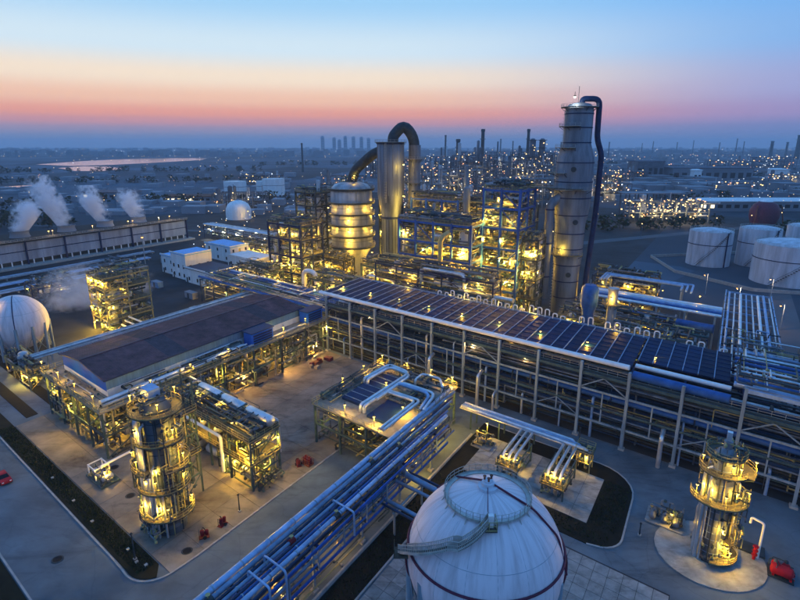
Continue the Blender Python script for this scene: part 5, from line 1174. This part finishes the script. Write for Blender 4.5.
for a, b, st_p in (((-400, 560), (500, 760), 34), ((-700, 380), (-60, 620), 40), ((-800, 900), (900, 1010), 42), ((-1200, 1250), (600, 1500), 50), ((60, 320), (700, 620), 36), ((-2400, 2600), (2600, 2900), 70), ((500, 760), (1700, 1500), 45), ((-2200, 1900), (2400, 2050), 60)):
    A, B = Vector((*a, 0)), Vector((*b, 0)); n_ = int((B-A).length/st_p)
    for i in range(n_):
        if rnd.random() < .25: continue
        p = A.lerp(B, i/n_)+Vector((rnd.uniform(-2, 2), rnd.uniform(-2, 2), 0)); s_ = max(.5, p.length/FPX*.3); rl_.box(p.x-s_/2, p.x+s_/2, p.y-s_/2, p.y+s_/2, 9, 9+s_); rl_.bar((p.x, p.y, .1), (p.x, p.y, 9), .25)
o = rl_.build('road_lights', ['far_yellow', 'far_steel']); o.data.polygons.foreach_set('material_index', [0 if (i//6) % 2 == 0 else 1 for i in range(len(o.data.polygons))]); tag(o, 'rows of street lights along the far roads', 'lights', None, 'stuff')
# belts of dark trees over the plain, too far to tell one from another
tb_ = MB(); r9 = random.Random(77)
def clump(x, y, w, h):
    for _ in range(26):
        a, q, z = r9.uniform(0, 6.283), r9.random()**.5*w/2, h*(.25+.75*r9.random()); q *= (1-((z/h-.5)/.62)**2)**.5 if abs(z/h-.5) < .6 else .3
        c_ = Vector((x+q*math.cos(a), y+q*math.sin(a), z)); n0 = len(tb_.v); s_ = w*.2
        tb_.v += [c_+Vector((r9.uniform(-s_, s_), r9.uniform(-s_, s_), r9.uniform(-s_, s_)*.7)) for _k in range(4)]; tb_.f += [(n0, n0+1, n0+2), (n0, n0+2, n0+3), (n0+1, n0+3, n0+2)]
    tb_.bar((x, y, 0), (x, y, h*.4), .5)
for a, b, n_ in (((-260, 420), (-420, 520), 26), ((-500, 560), (-100, 620), 40), ((-900, 840), (-200, 960), 60), ((-1400, 1180), (-300, 1330), 70), ((260, 380), (420, 470), 22), ((120, 400), (240, 415), 22), ((300, 620), (620, 700), 40), ((-330, 330), (-300, 440), 18), ((400, 900), (1000, 1200), 50), ((-420, 1700), (700, 1800), 44)):
    for i in range(n_):
        t_ = (i+r9.uniform(-.8, .8))/n_; sc_ = 1+(a[1]+b[1])/2600; clump(a[0]+(b[0]-a[0])*t_+r9.uniform(-9, 9), a[1]+(b[1]-a[1])*t_+r9.uniform(-10, 10), r9.uniform(5, 10)*sc_, r9.uniform(4, 8)*sc_)
tag(tb_.build('tree_belts', 'foliage'), 'dark belts of trees along the field edges of the far plain', 'trees', None, 'stuff')
light_scatter('town_lights', 'countless town lights along the horizon', 420, 61, -20, 820, 149.5, 156, ('far_white', 'far_yellow', 'far_white'), (.25, .55), bias=1.4)
light_scatter('refinery_lights', 'countless lamps of the refinery behind the blue structures', 430, 62, 405, 620, 152, 222, ('far_yellow', 'far_yellow', 'far_orange', 'far_white'), (.3, .85), (3, 26), 1.2)
light_scatter('plain_lights', 'scattered lamps over the right-hand plain', 420, 63, 600, 820, 151, 215, ('far_white', 'far_yellow', 'far_white', 'far_orange'), (.25, .65), (3, 14), 1.3)
light_scatter('plain_lights', 'sparse lamps over the left-hand plain', 150, 64, -10, 400, 156, 222, ('far_white', 'far_yellow', 'far_orange'), (.25, .6), (3, 8), 1.5)
light_scatter('plant_lights', 'small lamps strung over the yard behind the white buildings', 120, 65, 190, 335, 205, 262, ('far_yellow', 'far_white', 'far_yellow'), (.4, .9), (2, 9))
# ------------------------------------------------------------------ small things on the ground
def trolley(label, u, v, rz):
    t = root('extinguisher_trolley', label, 'trolley', W(u, v, .1)); t.rotation_euler = (0, 0, rz); o = W(u, v, .1)
    vessel(t, o+Vector((-.25, 0, .35)), o+Vector((-.25, 0, 1.45)), .32, 'dark_red', 'cylinder', 12); vessel(t, o+Vector((.45, 0, .35)), o+Vector((.45, 0, 1.35)), .28, 'dark_red', 'cylinder', 12)
    for s in (-.55, .55): MB().lathe(o+Vector((.1, s-.05, .3)), [(.3, 0), (.3, .1)], 14, (0, 1, 0)).build('wheel', 'rubber', t, True)
    bar('axle', o+Vector((.1, -.5, .3)), o+Vector((.1, .5, .3)), .07, 'dark_steel', t); MB().bar(o+Vector((-.7, -.25, .2)), o+Vector((-.7, -.25, 1.5)), .06).bar(o+Vector((-.7, .25, .2)), o+Vector((-.7, .25, 1.5)), .06).bar(o+Vector((-.7, -.25, 1.5)), o+Vector((-.7, .25, 1.5)), .06).build('handle', 'dark_steel', t)
    pipe('hose', [o+Vector((-.2, 0, 1.5)), o+Vector((-.1, .35, 1.7)), o+Vector((.3, .45, 1.0)), o+Vector((.1, .4, .6))], .06, 'rubber', t, .3, 6)
    MB().box(o.x-.8, o.x+.8, o.y-.45, o.y+.45, .16+0, .24).build('tray', 'dark_red', t)
trolley('red extinguisher trolley on the yard, nearest to the kerb below the left column', -65.4, 37.0, .4); trolley('red extinguisher trolley with dark parts right beside the first below the left column', -65.2, 40.6, 1.1); trolley('red trolley at the corner of the exchanger structure', -66.2, 60.2, 2.0)
ck = root('gas_bottle_cradle', 'dark red cradle of gas bottles by the corner of the exchanger structure', 'cradle', W(-64.9, 61.6, .12))
MB().ubox(-66, -63.9, 60.9, 62.4, .13, .3).build('tray', 'rust', ck)
for i in range(4):
    for j in range(2): vessel(ck, W(-65.7+i*.52, 61.3+j*.6, .31), W(-65.7+i*.52, 61.3+j*.6, 1.7), .21, 'dark_red' if (i+j) % 2 else 'purple_pipe', 'bottle', 8)
MB().rail([W(-66, 60.9, .3), W(-63.9, 60.9, .3), W(-63.9, 62.4, .3), W(-66, 62.4, .3)], 1.1, 1, .06, True).build('frame', 'rust', ck)
rm = root('material_heap', 'heap of red and brown crates at the far yard end by the shed', 'crates', W(-96, 97, .12))
for i in range(9): u, v = -97.5+rnd.uniform(0, 4), 93+rnd.uniform(0, 8); ubx('crate', u, u+rnd.uniform(.8, 1.6), v, v+rnd.uniform(.8, 1.8), .13+.001*i, .7+rnd.uniform(0, .6), rnd.choice(('rust', 'dark_red', 'purple_pipe', 'deck')), rm)
# foam tank at the right edge and the gooseneck stand-pipe
fo = root('foam_tank', 'red foam tank skid on the ground at the lower right edge', 'tank', W(13.4, 87, .05))
ubx('skid', 11.8, 15.0, 85.6, 88.4, .06, .3, 'dark_steel', fo); vessel(fo, W(12.0, 86.4, 1.2), W(14.9, 86.4, 1.2), .8, 'red', 'drum', 18); vessel(fo, W(12.2, 87.8, 1.0), W(14.6, 87.8, 1.0), .6, 'red', 'drum', 16)
for u in (12.3, 14.4): ubx('saddle', u, u+.3, 85.8, 88.2, .31, .7, 'red', fo)
clutter(fo, 12, 15, 85.8, 88.2, .4, 2.2, 14, 131, 'red', (.05, .1))
gp = root('standpipe', 'white gooseneck standpipe with red valves near the lower right column', 'pipe', W(10.5, 88.6, .05))
pipe('pipe', [W(10.6, 88.6, .05), W(10.6, 88.6, 6.2), W(9.0, 89.2, 6.2), W(9.0, 89.2, 5.2)], .18, 'white_paint', gp, .4); pipe('riser', [W(10.1, 88.0, .05), W(10.1, 88.0, 2.4)], .22, 'red', gp)
for z in (.9, 1.6, 2.3): MB().lathe(W(10.1, 88.0, z), [(.4, 0), (.4, .16)], 10).build('flange', 'red', gp)
ubx('tray', 6.9, 11.6, 88.9, 91.4, .205, .5, 'dark_steel', gp)
# red car on the lower-left road
cr = W(-110.4, 21.3); cu = Ud; cv = Vector((-Ud.y, Ud.x, 0))
def cp(a, b, z): return cr+cu*a+cv*b+Vector((0, 0, z+.04))
car = root('car', 'red car parked on the road at the left edge', 'car', cp(0, 0, 0))
def extr(name, prof, w0, w1, m, par, ztaper=None):
    b = MB(); n = len(prof)
    for s in (-1, 1):
        for x, z in prof: b.v.append(cp(x, s*(w1 if z > 1.0 else w0), z))
    b.f = [tuple(range(n))[::-1], tuple(range(n, 2*n))]+[(i, (i+1) % n, n+(i+1) % n, n+i) for i in range(n)]; return b.build(name, m, par)
body = extr('body', [(-2.2, .3), (2.15, .3), (2.25, .55), (2.15, .8), (1.2, .95), (-1.8, 1.0), (-2.15, .95), (-2.25, .6)], .88, .85, 'red', car)
extr('cabin', [(-1.95, .96), (1.15, .92), (.45, 1.42), (-.2, 1.5), (-1.3, 1.46)], .8, .64, 'glass', car)
extr('roof', [(-1.25, 1.465), (.42, 1.43), (.3, 1.48), (-.2, 1.55), (-1.1, 1.52)], .62, .62, 'red', car)
for a in (-1.35, 1.4):
    for s in (-1, 1):
        wl = MB().lathe(cp(a, s*.86-.1, .33), [(.33, 0), (.33, .2)], 16, cv).build('wheel', 'rubber', car, True); MB().lathe(cp(a, s*.86-.11, .33), [(.18, 0), (.18, .22)], 10, cv).build('rim', 'silver', wl)
for s in (-.6, .6):
    MB().bar(cp(2.2, s-.15, .68), cp(2.2, s+.15, .68), .1, .14).build('headlight', 'white_paint', car); MB().bar(cp(-2.22, s-.15, .75), cp(-2.22, s+.15, .75), .1, .14).build('taillight', 'tail', car)
# cabins and containers left on the dark yard
for lab, u, v, m, hh in (('white site cabin on the dark yard right of the scaffold block', -160, 98, 'wall_white', 2.8), ('rusty container on the dark yard behind the maroon shed', -158, 108, 'rust', 2.6), ('blue container beside the white site cabin on the dark yard', -165, 101, 'wall_blue', 2.6), ('grey container near the low white building with dark roof', -186, 112, 'far_wall', 2.6), ('pale blue container below the blue roofed building', -214, 112, 'wall_pale_blue', 2.6), ('long grey cabin on the dark yard under the cooling tower', -255, 140, 'far_wall', 3.2)):
    t = root('container', lab, 'container', W(u, v)); ubx('box', u-3, u+3, v-1.3, v+1.3, .2, hh, m, t); ubx('roof', u-3.1, u+3.1, v-1.4, v+1.4, hh+.01, hh+.12, 'far_wall', t); ubx('door', u-1, u+.2, v-1.36, v-1.31, .3, 2.3, 'dark_steel', t)
    for a in (-2.6, 2.6): ubx('skid', u+a-.2, u+a+.2, v-1.2, v+1.2, .03, .195, 'dark_steel', t)
# posts
def post(name, label, u, v, h, m='dark_steel', arm=True, lit=False):
    t = root(name, label, 'lamp post' if arm else 'post', W(u, v)); MB().lathe(W(u, v), [(.14, .1), (.08, h)], 8).build('pole', m, t, True)
    if arm: pipe('arm', [W(u, v, h), W(u, v+.6, h+.5), W(u, v+2, h+.6)], .05, m, t, .4, 6); MB().bar(W(u, v+1.7, h+.55), W(u, v+2.5, h+.55), .25, .1).build('lamp_head', 'grey_steel', t)
    else: MB().lathe(W(u, v, h-.05), [(.12, 0), (.22, .15), (.1, .35)], 8).build('cap', m, t)
    ubx('base', u-.25, u+.25, v-.25, v+.25, .05, .3, 'kerb', t); return t
post('street_lamp', 'unlit street lamp on the dark verge at the lower left corner', -90.5, 12.9, 7.0); post('street_lamp', 'thin unlit lamp post near the rounded verge corner', -70.5, 27.6, 4.5, arm=False)
post('hydrant_post', 'dark post with a round head on the yard right of the left column', -65.5, 44.5, 3.2, arm=False); post('hydrant_post', 'dark short post on the road left of the lower right column', -5.6, 82.4, 2.2, arm=False); post('street_lamp', 'thin post on the road between island and long rack', -20.6, 101.8, 4.6, arm=False)
for i, (u, v) in enumerate(((-103, 27.4), (-92.6, 27.2), (-84.4, 27.0), (-73.2, 27.8), (-69.6, 27.4), (-67.8, 28))): 
    t = root('marker_stone', 'small pale marker block on the dark verge strip, %s from the left' % ('first', 'second', 'third', 'fourth', 'fifth', 'last')[i], 'marker', W(u, v, .15)); ubx('block', u-.2, u+.2, v-.2, v+.2, .151, .36, 'kerb', t); ubx('lid', u-.24, u+.24, v-.24, v+.24, .361, .40, 'kerb', t)
for i, (u, v) in enumerate(((-85.6, 34.4), (-65.2, 33.6), (-96.6, 36.6), (-62.2, 73.4), (-80.6, 20.0))):
    t = root('drain_cover', 'dark drain cover on the %s' % ('yard left of the left column', 'yard by the kerb near the rounded corner', 'yard beside the small pump skid', 'road in front of the table platform', 'lower-left road'), 'drain cover', W(u, v, .13)) if False else root('drain_cover', 'dark round drain cover on the %s' % ('yard left of the left column', 'yard by the kerb near the rounded corner', 'yard beside the small pump skid', 'road in front of the table platform', 'lower-left road')[i], 'drain cover', W(u, v, .13))
    MB().lathe(W(u, v, .05), [(.65, 0), (.65, .085)], 14).build('lid', 'rubber', t); MB().sector(W(u, v), .68, .85, 0, 360, .05, .145, 14).build('frame', 'dark_steel', t)
# ------------------------------------------------------------------ steam
def steam(name, label, base, pts, dens, seed):
    """closed rising body of vapour; density broken up by noise and thinning to its rim"""
    m = bpy.data.materials.new('steam'); m.use_nodes = True; t = m.node_tree; t.nodes.clear(); n = t.nodes.new; l = t.links.new
    MATS['steam%d' % seed] = m
    o = n('ShaderNodeOutputMaterial'); v = n('ShaderNodeVolumePrincipled'); l(v.outputs[0], o.inputs['Volume'])
    v.inputs['Color'].default_value = (.96, .96, 1, 1); v.inputs['Anisotropy'].default_value = .1
    tcx = n('ShaderNodeTexCoord'); nz = n('ShaderNodeTexNoise'); nz.inputs['Scale'].default_value = .26; nz.inputs['Detail'].default_value = 7; nz.inputs['Roughness'].default_value = .62; nz.inputs['Distortion'].default_value = 1.0
    mp = n('ShaderNodeMapping'); mp.inputs['Location'].default_value = (seed*7.3, 0, 0); l(tcx.outputs['Object'], mp.inputs['Vector']); l(mp.outputs[0], nz.inputs['Vector'])
    g = n('ShaderNodeVectorMath'); g.operation = 'SUBTRACT'; g.inputs[1].default_value = (.5, .5, 0); l(tcx.outputs['Generated'], g.inputs[0])
    g2_ = n('ShaderNodeVectorMath'); g2_.operation = 'MULTIPLY'; g2_.inputs[1].default_value = (1, 1, .36); l(g.outputs[0], g2_.inputs[0])
    le = n('ShaderNodeVectorMath'); le.operation = 'LENGTH'; l(g2_.outputs[0], le.inputs[0])
    a = n('ShaderNodeMath'); a.operation = 'MULTIPLY_ADD'; l(le.outputs['Value'], a.inputs[0]); a.inputs[1].default_value = -.95; l(nz.outputs['Fac'], a.inputs[2])
    mr_ = n('ShaderNodeMapRange'); l(a.outputs[0], mr_.inputs['Value']); mr_.inputs['From Min'].default_value = .13; mr_.inputs['From Max'].default_value = .42; mr_.inputs['To Max'].default_value = dens
    l(mr_.outputs[0], v.inputs['Density'])
    b = MB(); k = len(pts); N_ = 16
    base = Vector(base)
    for dx, dy, z, r in pts:
        for j in range(N_): b.v.append(base+Vector((dx+r*math.cos(2*math.pi*j/N_), dy+r*math.sin(2*math.pi*j/N_), z)))
    for i in range(k-1):
        for j in range(N_): b.f.append((i*N_+j, i*N_+(j+1) % N_, (i+1)*N_+(j+1) % N_, (i+1)*N_+j))
    b.f += [tuple(reversed(range(N_))), tuple((k-1)*N_+j for j in range(N_))]
    return tag(b.build(name, 'steam%d' % seed, org=base), label, 'steam', None, 'stuff')
for i, (p, h, lean) in enumerate(zip(FANS[1:], (12, 20, 15, 13), (5, -8, -6, -4))):
    steam('steam_plume', 'white steam plume over the cooling tower, %s from the left' % ('first', 'second', 'third', 'fourth')[i], (p.x, p.y, 16.2),
          [(0, 0, 0, 4.4), (lean*.15, 0, h*.2, 5.6), (lean*.5, 0, h*.45, 6.6), (lean*1.0, 0, h*.8, 7.6), (lean*1.8, 0, h*1.4, 8)], .75, i+1)
steam('steam_wisp', 'thin steam drifting low behind the left sphere', W(-205, 72, 3), [(0, 0, 0, 11), (-2, 2, 4, 15), (3, 3, 9, 16), (8, 4, 15, 12)], .10, 7)
steam('steam_wisp', 'thin steam drifting low left of the scaffold block', W(-200, 92, 3), [(0, 0, 0, 7), (0, 2, 3, 10), (1, 3, 7, 10), (2, 4, 11, 7)], .08, 8)
# ------------------------------------------------------------------ evening haze
hz = MB().box(-9000, 9000, -600, 12600, -1, 172); ho = None
hm = bpy.data.materials.new('haze'); hm.use_nodes = True; t = hm.node_tree; t.nodes.clear(); MATS['haze'] = hm
o_ = t.nodes.new('ShaderNodeOutputMaterial'); v_ = t.nodes.new('ShaderNodeVolumePrincipled'); t.links.new(v_.outputs[0], o_.inputs['Volume'])
v_.inputs['Color'].default_value = (.80, .89, 1.0, 1); v_.inputs['Density'].default_value = .00013; v_.inputs['Anisotropy'].default_value = 0
tag(hz.build('haze', 'haze'), 'thin blue evening haze filling the air over the whole plain', 'haze', None, 'stuff')
print('lights', NL[0])
